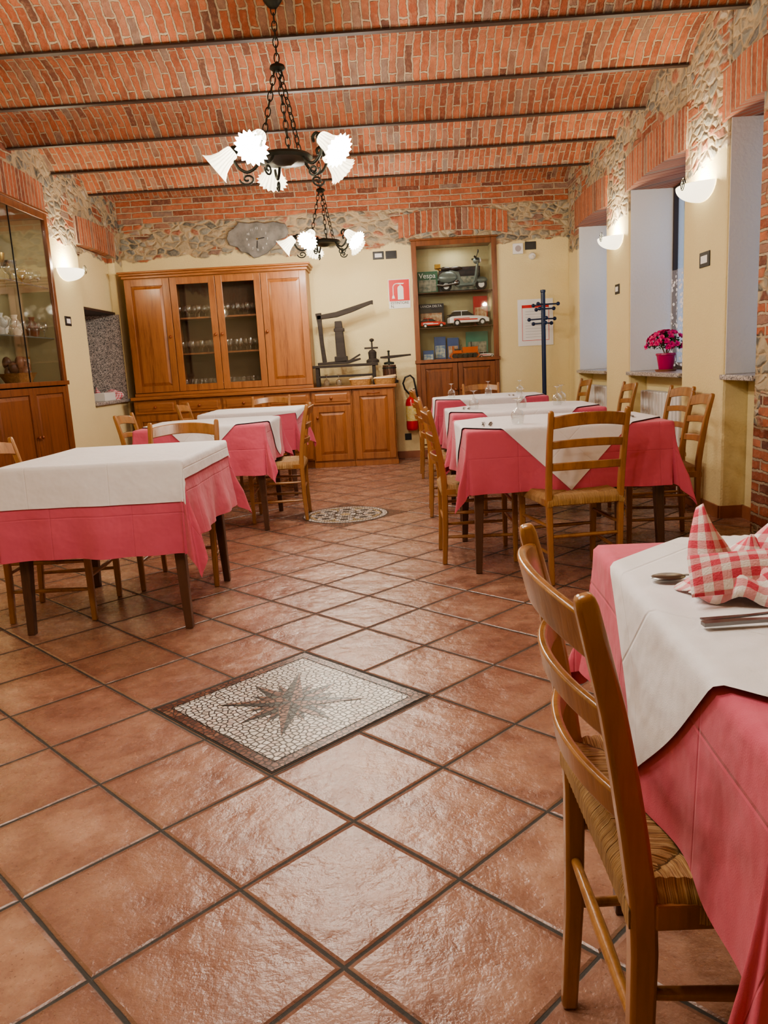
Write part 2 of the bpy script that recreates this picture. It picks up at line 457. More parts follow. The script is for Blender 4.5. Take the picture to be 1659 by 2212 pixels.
# right wall
g = G()
for y0, y1 in ((YN, 3.3), (5.22, 5.96), (7.26, 7.99), (9.14, YB)):
    g.box(XR, 2.75, y0, y1, 0, 3.4)
for y0, y1 in ((4.75, 5.22), (5.96, 7.26), (7.99, 9.14)):
    g.box(2.36, 2.75, y0, y1, 0, .93)
    g.box(XR, 2.75, y0, y1, 2.56, 3.4)
struct('wall_right', g, M_side, bevel=.02)
struct('trim_20', G().box(XR-.005, 2.75, 3.3, 4.76, 0, 3.4), M_wallbrick, bevel=.01)
g = G()
for y0, y1 in ((4.75, 5.22), (5.96, 7.26), (7.99, 9.14)):
    g.box(2.215, 2.68, y1-.006, y1+.001, .965, 2.55)
    g.box(2.215, 2.68, y0-.001, y0+.006, .965, 2.55)
struct('trim_21', g, M_jamb)
k = 22
for y0, y1 in ((4.75, 5.22), (5.96, 7.26), (7.99, 9.14)):
    struct('trim_%d' % k, G().box(XR-.025, 2.66, y0-.0, y1, .93, .963), M_granite, bevel=.005); k += 1
def lintel(name, p0, p1, zb, h, nrm, depth, camber=.05, ext=.12):
    p0 = Vector(p0); p1 = Vector(p1); d = (p1-p0).normalized(); p0 = p0-d*ext; p1 = p1+d*ext; n = Vector(nrm)
    g = G(); N = 14; vs = []; fs = []
    for i in range(N+1):
        s = i/N; P = p0.lerp(p1, s); c = camber*(1-(2*s-1)**2)
        for q, z in ((n*.02, zb+c), (n*.02, zb+h+c), (-n*depth, zb+c), (-n*depth, zb+h+c)):
            vs.append((P.x+q.x, P.y+q.y, z))
    for i in range(N):
        a, b = i*4, i*4+4
        fs += [(a, b, b+1, a+1), (a, a+2, b+2, b), (a+1, b+1, b+3, a+3)]
    fs += [(0,1,3,2), (N*4, N*4+2, N*4+3, N*4+1)]
    g.add(vs, fs); struct(name, g, M_soldier)
k = 26
for y0, y1 in ((4.75, 5.22), (5.96, 7.26), (7.99, 9.14)):
    lintel('trim_%d' % k, (XR, y0, 0), (XR, y1, 0), 2.52, .28, (-1,0,0), .4, .03, .06); k += 1
lintel('trim_29', (.30, YB, 0), (1.41, YB, 0), 2.58, .24, (0,-1,0), .01, .07, .08)
lintel('trim_30', (XL, 6.02, 0), (XL, 7.46, 0), 2.66, .26, (1,0,0), .2, .02, .04)
lintel('trim_31', (XL, 8.22, 0), (XL, 9.3, 0), 2.50, .27, (1,0,0), .4, .02, .02)
# left wall
g = G()
g.box(-3.75, XL, YN, 6.0, 0, 3.4); g.box(-3.75, XL, 7.47, 8.22, 0, 3.4); g.box(-3.75, XL, 9.3, YB, 0, 3.4)
g.box(-3.75, XL, 6.0, 7.47, 2.66, 3.4); g.box(-3.75, -3.5, 6.0, 7.47, 0, 2.66)
g.box(-3.75, XL, 8.22, 9.3, 2.52, 3.4); g.box(-3.75, -3.6, 8.22, 9.3, 0, 2.52)
g.box(-3.6, XL-.02, 8.22, 9.3, 0, .88); g.box(-3.6, -3.12, 8.225, 9.295, 1.90, 2.515)
struct('wall_left', g, M_left, bevel=.015)
struct('trim_32', G().box(-3.6, -3.10, 8.225, 9.295, 1.875, 1.90), M_beam)
struct('trim_33', G().box(-3.6, XL-.01, 9.285, 9.3, .91, 1.875).box(-3.6, -3.585, 8.22, 9.285, .91, 1.875), M_granite)
struct('trim_34', G().box(-3.6, XL+.02, 8.225, 9.295, .88, .912), M_granite, bevel=.004)
# baseboards
g = G()
for y0, y1 in ((YN, 3.3), (5.22, 5.96), (7.26, 7.99), (9.14, YB)): g.box(XR-.012, XR, y0, y1, 0, .085)
for y0, y1 in ((4.76, 5.22), (5.96, 7.26), (7.99, 9.14)):
    g.box(2.348, 2.36, y0, y1, 0, .085); g.box(XR, 2.36, y1-.012, y1, 0, .085)
struct('baseboard_right', g, M_terr)
struct('baseboard_back', G().box(XL, XR, YB-.012, YB, 0, .085), M_terr)
struct('baseboard_left', G().box(XL, XL+.012, YN, 6.0, 0, .085).box(XL, XL+.012, 7.47, YB, 0, .085), M_terr)
# windows
for i, (y0, y1) in enumerate(((4.75, 5.22), (5.96, 7.26), (7.99, 9.14))):
    g = G(); z0, z1 = .963, 2.57; ym = (y0+y1)/2; x0, x1 = 2.585, 2.63; fw = .022
    g.box(x0, x1, y0, y0+fw, z0, z1); g.box(x0, x1, y1-fw, y1, z0, z1); g.box(x0, x1, y0, y1, z0, z0+.06); g.box(x0, x1, y0, y1, z1-.06, z1)
    if y1-y0 > .6: g.box(x0, x1, ym-.05, ym+.05, z0, z1)
    w = struct('window_%d' % (i+1), g, M_winframe, bevel=.004)
    mk('pane', G().box(2.606, 2.610, y0+.018, y1-.018, z0+.05, z1-.05), M_glass, w)

# ------------------------------------------------------------------ mosaics
mt = thing('floor_mosaic', 'square stone mosaic with a dark compass star on white tesserae', 'mosaic', (-.397, 2.575, 0), 45.2)
M_tw = tessera('white_tesserae', [(.66,.64,.60), (.75,.73,.69), (.60,.56,.50), (.78,.76,.73), (.64,.56,.51), (.71,.69,.65)], 48, e0=.07, e1=.13)
M_tb = tessera('brown_tesserae', [(.14,.058,.034), (.21,.09,.058), (.10,.045,.03), (.26,.14,.09), (.17,.075,.046)], 50)
M_tg = tessera('dark_green_tesserae', [(.04,.055,.047), (.025,.034,.03), (.06,.075,.062)], 42, (.018,.018,.016))
M_tr = tessera('dark_red_tesserae', [(.24,.12,.075), (.17,.085,.055), (.29,.16,.105)], 42, (.02,.02,.018))
M_ty = tessera('ochre_tesserae', [(.60,.45,.20), (.68,.54,.28), (.55,.39,.17)], 55)
M_grout = simple('grout', (.03,.028,.025), .9)
h = .345
mk('bedding', G().box(-h, h, -h, h, 0, .0015), M_grout, mt)
g = G()
w = .038
for a in range(4): g.box(-h+.008, h-.008-w, -h+.008, -h+.008+w, .0015, .003, R('Z', 90*a))
mk('border', g, M_tb, mt)
mk('field', G().box(-h+.050, h-.050, -h+.050, h-.050, .0015, .0028), M_tw, mt)
def star(n, Rr, ri, off, z, half):
    g = G()
    for i in range(n):
        a = off+2*pi*i/n
        tip = (Rr*cos(a), Rr*sin(a), z)
        b = a+(pi/n)*(1 if half else -1)
        g.add([(0,0,z), tip, (ri*cos(b), ri*sin(b), z)], [(0,1,2)])
    return g
o45 = math.radians(-45.2)
for (n, Rr, ri, off, z) in ((8, .165, .072, o45+pi/8, .0034), (4, .215, .058, o45+pi/4, .0038), (4, .265, .055, o45, .0042)):
    mk('star_dark_half', star(n, Rr, ri, off, z, True), M_tg, mt); mk('star_brown_half', star(n, Rr, ri, off, z, False), M_tr, mt)
mt2 = thing('floor_mosaic', 'round rosette stone mosaic of white and ochre scrolls', 'mosaic', (-.385, 6.06, 0), 0)
mk('bedding', G().box(-h, h, -h, h, 0, .0015, R('Z', 45.2)), M_tb, mt2)
def ring(r0, r1, z, seg=48, c=(0,0)):
    g = G(); vs = []
    for i in range(seg):
        a = 2*pi*i/seg; vs += [(c[0]+r0*cos(a), c[1]+r0*sin(a), z), (c[0]+r1*cos(a), c[1]+r1*sin(a), z)]
    return g.add(vs, [(2*i, 2*i+1, (2*i+3) % (2*seg), (2*i+2) % (2*seg)) for i in range(seg)])
mk('disc', ring(.001, .340, .0022), M_tg, mt2)
g = ring(.290, .328, .003)
for i in range(8):
    a = 2*pi*i/8
    r = ring(.036, .070, .003, 20, (.205*cos(a), .205*sin(a))); g.add(r.v, r.f)
    r = ring(.0005, .026, .003, 12, (.12*cos(a+.4), .12*sin(a+.4))); g.add(r.v, r.f)
r = ring(.045, .08, .003); g.add(r.v, r.f)
mk('scrolls', g, M_tw, mt2)
g = ring(.252, .28, .0026); r = ring(.0005, .038, .003); g.add(r.v, r.f)
for i in range(8):
    a = 2*pi*(i+.5)/8; r = ring(.0005, .03, .0026, 14, (.2*cos(a), .2*sin(a))); g.add(r.v, r.f)
mk('ochre_rings', g, M_ty, mt2)

# ------------------------------------------------------------------ chair
def yback(z):
    pts = [(0,-.214),(.2,-.203),(.42,-.200),(.5,-.203),(.62,-.218),(.75,-.240),(.885,-.272)]
    for (z0, y0), (z1, y1) in zip(pts[:-1], pts[1:]):
        if z <= z1: return y0+(y1-y0)*(z-z0)/(z1-z0)
    return pts[-1][1]
def make_chair(dz=0.0, res=90):
    t = thing('dining_chair', 'beech ladder-back dining chair with woven rush seat', 'chair', group='rush-seat dining chairs')
    zs = [0,.1,.2,.3,.42,.5,.58,.66,.74,.82,.87,.885]
    for sx in (-1, 1):
        path = [(sx*(.180+.016*z), yback(z), z) for z in zs]
        w = [.025,.027,.028,.029,.030,.030,.029,.028,.027,.027,.026,.021]
        th = [.027,.029,.031,.032,.034,.034,.033,.032,.030,.028,.026,.021]
        mk('leg', G().bar(path, w, th, (1,0,0)), M_chair, t, smooth=35, bevel=.006)
        mk('leg', G().bar([(sx*.2,.19,0),(sx*.203,.19,.25),(sx*.205,.19,.44+dz)], [.026,.031,.034], [.026,.031,.034], (1,0,0)), M_chair, t, smooth=35, bevel=.006)
    for zc, hh, arch in ((.825, .062, .018), (.715, .04, .01), (.605, .04, .006)):
        g = G(); N = 16; vs = []; fs = []
        for i in range(N+1):
            s = -1+2*i/N; x = s*.182; y = -.040*(1-s*s); a = arch*(1-s*s)
            for dzz, dy in ((-hh/2, -.007), (-hh/2, .007), (hh/2, .007), (hh/2, -.007)):
                vs.append((x, yback(zc+dzz)+y+dy, zc+dzz+a))
        for i in range(N):
            for q in range(4): fs.append((i*4+q, i*4+(q+1) % 4, i*4+4+(q+1) % 4, i*4+4+q))
        fs += [(3,2,1,0), tuple(N*4+q for q in range(4))]
        mk('back_slat', g.add(vs, fs), M_chair, t, smooth=50, bevel=.004)
    def fn(u, v):
        a = (u*2-1)*1.16; b = (v*2-1)*1.16
        ca = max(-1, min(1, a)); cb = max(-1, min(1, b))
        y = cb*.205; x = ca*(.2+y*.08)
        ex = max(0, abs(a)-1); ey = max(0, abs(b)-1); e = max(ex, ey)
        z = .462+dz-(.045*(e/.16))-(.006 if e > 0 else 0)
        if abs(ca) > abs(cb): st = y*42*2*pi
        else: st = x*42*2*pi
        z += .0026*abs(sin(st/1.2))-.006*(1-min(1, abs(abs(ca)-abs(cb))*10))-.012*(1-max(abs(ca),abs(cb)))
        ox = math.copysign(.016*math.sin(min(1, ex/.08)*pi/2), a) if ex else 0
        oy = math.copysign(.016*math.sin(min(1, ey/.08)*pi/2), b) if ey else 0
        return (x+ox, y+oy, z)
    def uvf(u, v):
        a = (u*2-1)*1.16; b = (v*2-1)*1.16
        return (b, a*.5) if abs(a) > abs(b) else (a+3, b*.5)
    mk('seat', G().grid(fn, res, res, uvf=uvf), M_rush, t, smooth=60)
    mk('seat_frame', G().box(-.195,.195,.18,.205,.405+dz,.44+dz).box(-.175,.175,-.205,-.185,.405+dz,.44+dz).box(-.205,-.18,-.19,.19,.405+dz,.44+dz).box(.18,.205,-.19,.19,.405+dz,.44+dz), M_chair, t, bevel=.003)
    for z in (.16+dz*.8, .30+dz):
        for sx in (-1, 1):
            mk('stretcher', G().tube([(sx*.182, yback(z), z), (sx*.192, -.0, z), (sx*.202, .19, z)], [.008,.011,.008], 10), M_chair, t, smooth=60)
    for z in (.22+dz*.8, .34+dz):
        mk('stretcher', G().tube([(-.202,.19,z),(0,.19,z),(.202,.19,z)], [.008,.011,.008], 10), M_chair, t, smooth=60)
    z = .25+dz*.8
    mk('stretcher', G().tube([(-.182, yback(z), z),(0, yback(z), z),(.182, yback(z), z)], [.008,.011,.008], 10), M_chair, t, smooth=60)
    return t
chn = make_chair(.055, 150); chn.location = (.480, 1.037, 0); chn.rotation_euler = (0,0,math.radians(-90.5))
chn['label'] = 'beech ladder-back chair with rush seat at the napkin table'
ch = make_chair(); ch.location = (.49, 4.55, 0); ch.rotation_euler = (0,0,math.radians(-90))
for x, y, r in ((.50,5.95,-92), (.52,7.95,-90), (.93,4.07,8), (1.60,4.74,84), (1.82,5.62,92), (1.82,6.85,88), (1.82,8.35,90), (1.03,8.52,180),
                (-1.68,3.84,-88), (-1.20,4.33,182), (-.89,6.08,92), (-1.74,5.95,-90), (-1.68,7.45,-90), (-1.24,8.08,180)):
    copy_thing(ch, (x, y, 0), r, 'beech ladder-back dining chair with woven rush seat')

# ------------------------------------------------------------------ tables and cloths
def sheet(name, label, tw, td, ztop, sx, sy, ox, oy, rot, mat, loc, rz, eps=0, seed=0, wave=.06, group=None):
    g = G(); res = .014; nu = int(sx/res); nv = int(sy/res); hx, hy = tw/2+eps, td/2+eps
    ca, sa = cos(math.radians(rot)), sin(math.radians(rot)); rr = .012
    def fn(u, v):
        a = (u-.5)*sx; b = (v-.5)*sy
        px = ox+a*ca-b*sa; py = oy+a*sa+b*ca
        qx = max(-hx, min(hx, px)); qy = max(-hy, min(hy, py)); ex = px-qx; ey = py-qy
        r = math.hypot(ex, ey)
        if r < 1e-6:
            return (px, py, ztop+eps+.0012*sin(px*9+seed)*sin(py*7+seed*2))
        phi = math.atan2(abs(ey), abs(ex)); kk = sin(2*phi)
        if r < rr*pi/2: out = rr*sin(r/rr); dr = rr*(1-cos(r/rr))
        else: out = rr; dr = rr+(r-rr*pi/2)
        s_ = (qx if abs(ey) > abs(ex) else qy)+.25*phi
        wv = wave*sin(s_*12+seed*1.7+(2 if ex > 0 else 0))+wave*.6*sin(s_*27+seed*3)
        grow = min(1, dr/.30)
        amp = dr*grow
        fold = kk**2.2
        out += dr*.03 + amp*.22*fold + amp*(wv+wave)*.8*(1-kk)+amp*.05*sin(phi*14+seed)*kk
        dz = dr*(1-.06*kk)
        dx, dy = ex/r, ey/r
        return (qx+dx*out, qy+dy*out, ztop+eps-dz)
    g.grid(fn, nu, nv, uvf=lambda u, v: (u*sx, v*sy))
    o = mk(name, g, mat, smooth=70, loc=loc, rot=(0, 0, rz))
    meta(o, label, 'tablecloth', group); return o
def table(cx, cy, w, d, rz, ov, seed, topper, label='dark wood dining table with tapered square legs'):
    t = thing('dining_table', label, 'table', (cx, cy, 0), rz, 'cloth-covered dining tables')
    Z = .775
    mk('tabletop', G().box(-w/2+.002, w/2-.002, -d/2+.002, d/2-.002, Z-.03, Z), M_tleg, t, bevel=.004)
    mk('apron', G().box(-w/2+.07, w/2-.07, -d/2+.05, -d/2+.07, Z-.12, Z-.03).box(-w/2+.07, w/2-.07, d/2-.07, d/2-.05, Z-.12, Z-.03)
       .box(-w/2+.05, -w/2+.07, -d/2+.05, d/2-.05, Z-.12, Z-.03).box(w/2-.07, w/2-.05, -d/2+.05, d/2-.05, Z-.12, Z-.03), M_tleg, t)
    for a in (-1, 1):
        for b in (-1, 1):
            mk('leg', G().bar([(a*(w/2-.035), b*(d/2-.035), 0), (a*(w/2-.06), b*(d/2-.06), Z-.03)], [.034,.062], [.034,.062], (1,0,0)), M_tleg, t, bevel=.004)
    L, Rr, F, B = ov
    sheet('tablecloth', 'pink cotton tablecloth hanging over a dining table', w, d, Z+.002, w+L+Rr, d+F+B, (Rr-L)/2, (B-F)/2, 0, M_pink, (cx, cy, 0), rz, 0.002, seed, group='pink tablecloths')
    sx, sy, ox, oy, ro = topper
    sheet('table_topper', 'white cotton overlay cloth laid on a pink tablecloth', w, d, Z+.004, sx, sy, ox, oy, ro, M_wcloth, (cx, cy, 0), rz, 0.008, seed, group='white overlay cloths')
H3 = .30
table(.79, 1.055, .83, .83, -3.4, (.27,H3,.36,H3), 1, (.98, .98, 0, -.01, 45), 'dark wood dining table set with a checked napkin')
table(.94, 4.53, 1.06, .85, 0, (H3,.33,.34,H3), 2, (1.10, 1.10, -.02, 0, 46))
table(.97, 5.88, 1.04, .85, 0, (H3,H3,.34,H3), 3, (1.08, 1.08, 0, 0, 45))
table(.98, 7.85, 1.02, .85, 0, (H3,H3,.34,H3), 4, (1.06, 1.06, 0, 0, 45))
table(-1.335, 3.865, .81, .87, -1, (.34,.36,.42,.3), 5, (.81+.16, .87+.28, .02, -.06, 0))
table(-1.36, 6.0, .92, .84, 0, (.3,.3,.37,.3), 6, (1.04, 1.04, .02, .05, 44))
table(-1.29, 7.55, .86, .84, 0, (.3,.36,.36,.3), 7, (1.0, .98, 0, 0, 4))

# ------------------------------------------------------------------ sideboard
def knob(parent, x, y, z, r=.016):
    return mk('knob', G().lathe([(.3*r,0),(.45*r,.012),(r,.018),(1.05*r,.026),(.7*r,.032),(.001,.034)], 14, R('X', 90)), M_knob, parent, smooth=50, loc=(x, y, z))
def pdoor(parent, x, z, w, h, y=0, name='door', glass=False, st=.07, kn=None, mat=None):
    g = G(); mat = mat or M_pine
    g.box(0, st, -.022, 0, 0, h).box(w-st, w, -.022, 0, 0, h).box(st, w-st, -.022, 0, 0, st).box(st, w-st, -.022, 0, h-st, h)
    if not glass:
        g.box(st, w-st, -.008, 0, st, h-st).frust(st+.006, w-st-.006, st+.006, h-st-.006, -.008, -.02, .03)
    d = mk(name, g, mat, parent, bevel=.003, loc=(x, y, z))
    if glass: mk('glass_pane', G().box(st-.005, w-st+.005, -.012, -.008, st-.005, h-st+.005), M_glass, d)
    if kn: knob(d, kn[0], -.022, kn[1])
    return d
YF = 9.07
cb = thing('base_cabinet', 'long pine sideboard base with drawers above panelled doors', 'cabinet', (-2.93, YF, 0))
mk('body', G().box(0, 2.035, 0, .515, .09, .885).box(.03, 2.03, .04, .5, 0, .09), M_pine, cb, bevel=.003)
for i in range(4):
    dr = mk('drawer', G().box(0, .48, -.02, 0, 0, .14).frust(.03,.45,.02,.12,-.02,-.026,.012), M_pineh, cb, bevel=.003, loc=(.015+i*.509, 0, .73)); knob(dr, .24, -.026, .07)
    pdoor(cb, .015+i*.509, .11, .48, .60, kn=(.44 if i % 2 == 0 else .04, .45))
cb2 = thing('base_cabinet', 'pine base unit with one drawer over a panelled door', 'cabinet', (-.893, YF, 0))
mk('body', G().box(0, .475, 0, .515, .06, .885).box(0, .475, -.01, .5, 0, .06), M_pine, cb2, bevel=.003)
dr = mk('drawer', G().box(0, .44, -.02, 0, 0, .14).frust(.03,.41,.02,.12,-.02,-.026,.012), M_pineh, cb2, bevel=.003, loc=(.018, 0, .73)); knob(dr, .22, -.026, .07)
pdoor(cb2, .018, .08, .44, .63, kn=(.05, .5))
cb3 = thing('base_cabinet', 'pine base unit with a single full-height panelled door', 'cabinet', (-.416, YF, 0))
mk('body', G().box(0, .49, 0, .515, .06, .885).box(0, .50, -.01, .5, 0, .06), M_pine, cb3, bevel=.003)
d = pdoor(cb3, .015, .08, .46, .79)
mk('handle', G().tube([(.16,-.022,.755),(.16,-.045,.755),(.23,-.055,.755),(.30,-.045,.755),(.30,-.022,.755)], .006, 8), M_knob, d, smooth=60)
meta(mk('worktop', G().box(-2.95, .10, YF-.045, 9.595, .887, .925), M_pineh, bevel=.008), 'long pine worktop with rounded edge', 'worktop')
# hutch
hu = thing('display_hutch', 'pine wall hutch with two glazed and two panelled doors', 'cabinet', (-2.93, 9.2, .926))
W, Hh = 2.07, 1.32
mk('body', G().box(0, .02, 0, .39, 0, Hh).box(W-.02, W, 0, .39, 0, Hh).box(.02, W-.02, 0, .39, 0, .03).box(.02, W-.02, 0, .39, Hh-.03, Hh).box(.5,.52,.0,.39,.03,Hh-.03).box(W-.52,W-.5,0,.39,.03,Hh-.03), M_pine, hu, bevel=.003)
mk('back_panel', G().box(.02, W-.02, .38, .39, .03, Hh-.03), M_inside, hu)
mk('cornice', G().box(-.02, W+.02, -.03, .39, Hh, Hh+.03).box(-.04, W+.04, -.05, .39, Hh+.03, Hh+.055).box(-.055, W+.055, -.065, .39, Hh+.055, Hh+.075), M_pineh, hu, bevel=.006)
mk('plinth', G().box(-.005, W+.005, -.03, 0, 0, .035), M_pineh, hu, bevel=.004)
dw = W/4-.006
for i in range(4):
    pdoor(hu, .003+i*W/4, .04, dw, Hh-.05, glass=i in (1, 2), st=.075, kn=((dw-.035) if i in (0, 1) else .035, .62))
for z in (.45, .85): mk('shelf', G().box(.52, W-.52, .02, .38, z, z+.018), M_pined, hu)

# goblets
def goblet_mesh(inv=True):
    pr = [(.028,0),(.034,.02),(.036,.045),(.030,.068),(.012,.082),(.0045,.09),(.0042,.125),(.012,.132),(.030,.137),(.030,.1385),(.0,.1385)]
    if not inv: pr = [(r, .1385-z) for r, z in pr][::-1]
    return G().lathe(pr, 20, cap=False)
gi = mk('wine_glass', goblet_mesh(), M_goblet, smooth=60); meta(gi, 'upturned stemmed wine glass on the white cloth', 'glass', 'upturned wine glasses')
ZT = .789
gi.location = (.70, 4.30, ZT)
for x, y in ((.62,5.75), (1.22,5.72), (1.30,5.95), (.95,5.65), (1.0,7.9), (.62,7.75), (1.28,7.7)):
    copy_thing(gi, (x, y, ZT))
gu = mk('wine_glass', goblet_mesh(False), M_goblet, smooth=60); meta(gu, 'stemmed wine glass standing on the hutch shelf', 'glass', 'wine glasses in the hutch')
gu.location = (-2.35, 9.27, .926+.469)
for z, n in ((.926+.031, 9), (.926+.469, 9), (.926+.869, 9)):
    for row in (0, 1):
        for i in range(n):
            if z == .926+.469 and row == 0 and i == 0: continue
            copy_thing(gu, (-2.35+i*.9/(n-1)+row*.04, 9.27+row*.13, z))
for z in (1.551, 2.001):
    for i in range(6):
        copy_thing(gu, (-3.10, 6.55+i*.15, z), label='stemmed glass on the glazed cabinet shelf')['group'] = 'glasses in the side cabinet'
# cutlery
def fork():
    g = G(); g.bar([(-.10,0,.004),(-.03,0,.004),(.03,0,.006),(.05,0,.004)], [.012,.006,.005,.018], [.002]*4, (0,1,0))
    for i in range(4): g.bar([(.05,-.008+i*.0053,.004),(.095,-.008+i*.0053,.006)], .0025, .0015, (0,1,0))
    return g
def knife(): return G().bar([(-.11,0,.004),(-.06,0,.0045),(-.01,0,.0035),(.0,0,.003),(.06,0,.003),(.10,0,.003),(.11,0,.003)], [.012,.011,.008,.013,.015,.011,.003], [.005,.005,.004,.0015,.001,.001,.0008], (0,1,0))
def spoon():
    g = G().bar([(-.09,0,.004),(-.03,0,.006),(.03,0,.006)], [.011,.006,.005], .002, (0,1,0)); return g.ell((.05,0,.005), (.028,.019,.004))
def cut(name, g, x, y, z, rz): return meta(mk(name, g, M_steel, smooth=50, loc=(x, y, z), rot=(0,0,rz)), 'polished steel %s on the white cloth' % name, name, 'table cutlery')
cut('knife', knife(), .505, .985, ZT+.001, 3); cut('fork', fork(), .50, 1.008, ZT+.001, 7)
cut('spoon', spoon(), .478, 1.205, ZT+.001, 184)
for x, y in ((.56, 4.38), (1.36, 4.45), (.60,5.9), (1.2,7.6)):
    cut('knife', knife(), x, y, ZT+.001, 80); cut('fork', fork(), x-.04, y, ZT+.001, 82)
# folded napkins
def napkin(x, y, z, rz, sc=1.0):
    t = thing('napkin', 'red and white gingham napkin folded into upright points', 'napkin', (x, y, z), rz)
    def leaf(cx, cy, w, hgt, lx, ly, pt, bow, tw, uo):
        def fn(u, v):
            s = u*2-1
            ww = w*((1-v)**pt)*(1+.5*sin(v*pi))
            a = tw*v
            px = s*ww; py = -bow*(1-s*s)*(1-v*.5)*w
            return ((cx+px*cos(a)-py*sin(a)+lx*v)*sc, (cy+px*sin(a)+py*cos(a)+ly*v)*sc, (v*hgt*(1-.08*s*s)+.001)*sc)
        return G().grid(fn, 16, 16, uvf=lambda u, v: ((u-.5)*w*2.6*sc+uo, v*hgt*1.15*sc+uo*.3))
    for p in (leaf(-.048,.02,.030,.120,-.03,.02,.7,1.3,.3,0), leaf(-.012,.03,.045,.070,.02,.03,.6,1.0,-.5,.013), leaf(.035,.015,.052,.088,.055,.0,.35,1.3,.3,.02),
              leaf(.085,.0,.052,.072,.055,-.01,.4,1.1,-.4,.007), leaf(.055,.04,.06,.095,-.01,.03,.4,.9,.4,.03)):
        mk('fold', p, M_ging, t, smooth=60, solid=.0015)
    def base(u, v):
        s = u*2-1
        return ((.015+s*.115+.01*sin(v*6))*sc, (-.065+v*.08+.022*s*s)*sc, (.001+.030*sin(pi*min(1, v*1.05))**.8*(1-abs(s)**4)+.007*sin(s*11+v*4))*sc)
    mk('fold', G().grid(base, 26, 14, uvf=lambda u, v: (u*.23*sc, v*.12*sc)), M_ging, t, smooth=60, solid=.0015)
    def base2(u, v):
        s = u*2-1
        return ((-.02+s*.08)*sc, (-.045+v*.05+.03*s)*sc, (.010+.045*v+.012*sin(pi*v)*(1-s*s))*sc)
    mk('fold', G().grid(base2, 20, 10, uvf=lambda u, v: (u*.16*sc+.01, v*.08*sc+.3)), M_ging, t, smooth=60, solid=.0015)
    return t
napkin(.530, 1.115, ZT+.005, -12, 1.04)

# ------------------------------------------------------------------ chandeliers
def vz(y):
    for b0, b1 in zip(bays[:-1], bays[1:]):
        if b0 <= y <= b1:
            return ZC+varc((y-b0)/(b1-b0))
def chain(g, p0, p1, ll=.042, w=.011, r=.0026):
    p0 = Vector(p0); p1 = Vector(p1); L = (p1-p0).length; n = max(1, round(L/(ll*.78))); d = (p1-p0)/n
    q = (p1-p0).to_track_quat('Z', 'Y').to_matrix().to_4x4()
    for i in range(n):
        m = T(*(p0+d*(i+.5))) @ q @ R('Z', 90*(i % 2)); path = []
        for k in range(12):
            a = 2*pi*k/12; path.append((w*cos(a), 0, ll*.5*sin(a)))
        g.tube(path, r, 5, m, closed=True)
def shade_geo():
    pr = [(.018,0),(.028,.008),(.033,.03),(.036,.055),(.046,.085),(.060,.108),(.067,.115)]
    return G().lathe(pr, 72, cap=False, mod=lambda a, s: 1+(.09*s**4)*sin(a*18)+.02*s*sin(a*18))
LE = 23; CS = 1.33
def chandelier(x, y, z, rz):
    t = thing('chandelier', 'wrought-iron chandelier with five lit frosted flower shades on chains', 'chandelier', (x, y, z), rz, 'wrought-iron chandeliers')
    t.scale = (CS, CS, CS)
    mk('hub', G().lathe([(.001,-.03),(.03,-.028),(.05,-.015),(.115,-.012),(.125,0),(.115,.012),(.085,.014),(.08,.004),(.03,.006),(.02,.03),(.001,.035)], 36), M_iron, t, smooth=40)
    top = .36; g = G()
    for k in range(3):
        a = math.radians(80+120*k); chain(g, (.10*cos(a), .10*sin(a), .01), (.012*cos(a), .012*sin(a), top))
    mk('suspension_chains', g, M_iron, t, smooth=60)
    mk('chain_collar', G().lathe([(.001,top-.015),(.02,top-.01),(.034,top),(.03,top+.012),(.012,top+.02),(.001,top+.03)], 18), M_iron, t, smooth=50)
    zc = (vz(y-shear(x))-z)/CS
    g = G(); chain(g, (0,0,top+.025), (0,0,zc-.05)); mk('chain', g, M_iron, t, smooth=60)
    mk('canopy', G().lathe([(.001,zc-.06),(.02,zc-.055),(.04,zc-.03),(.045,zc),(.045,zc+.01)], 20), M_iron, t, smooth=50)
    for k in range(5):
        A = 180+72*k
        m = R('Z', A)
        path = [(.10,0,0),(.13,0,-.035),(.165,0,-.05),(.20,0,-.03),(.222,0,.01),(.215,0,.05),(.19,0,.07),(.168,0,.055),(.175,0,.035)]
        sp = []
        for i in range(len(path)-1):
            p, q = Vector(path[i]), Vector(path[i+1])
            for s in range(3): sp.append(p.lerp(q, s/3))
        sp.append(Vector(path[-1]))
        sp = [sp[0]]+[(sp[i-1]+sp[i]*2+sp[i+1])/4 for i in range(1, len(sp)-1)]+[sp[-1]]
        ar = mk('arm', G().tube(sp, .0065, 8, m), M_iron, t, smooth=60)
        cur = [m @ Vector((.165+.035*(1-i/30)*cos(i*.35), 0, -.055-.025*(1-i/30)*sin(i*.35)-.02)) for i in range(26)]
        mk('scroll', G().tube(cur, .0045, 6), M_iron, ar, smooth=60)
        base = m @ Vector((.215, 0, .045)); sm_ = T(*base) @ m @ R('Y', 90+38)
        mk('socket', G().lathe([(.001,-.02),(.012,-.018),(.02,-.005),(.022,.012),(.016,.014)], 16, sm_), M_iron, ar, smooth=50)
        mk('lamp_shade', (lambda q: G().add(q.v, q.f, sm_, q.uv))(shade_geo()), M_shade, t, smooth=60)
        mk('bulb', G().ell((0,0,.055), (.017,.017,.035), sm_, 12, 8), M_bulb, t, smooth=60)
        ld = bpy.data.lights.new('bulb_light', 'POINT'); ld.energy = LE; ld.color = (1,.92,.80); ld.shadow_soft_size = .04
        lo = bpy.data.objects.new('bulb_light', ld); C.objects.link(lo); lo.parent = t; lo.location = sm_ @ Vector((0,0,.16))
    return t
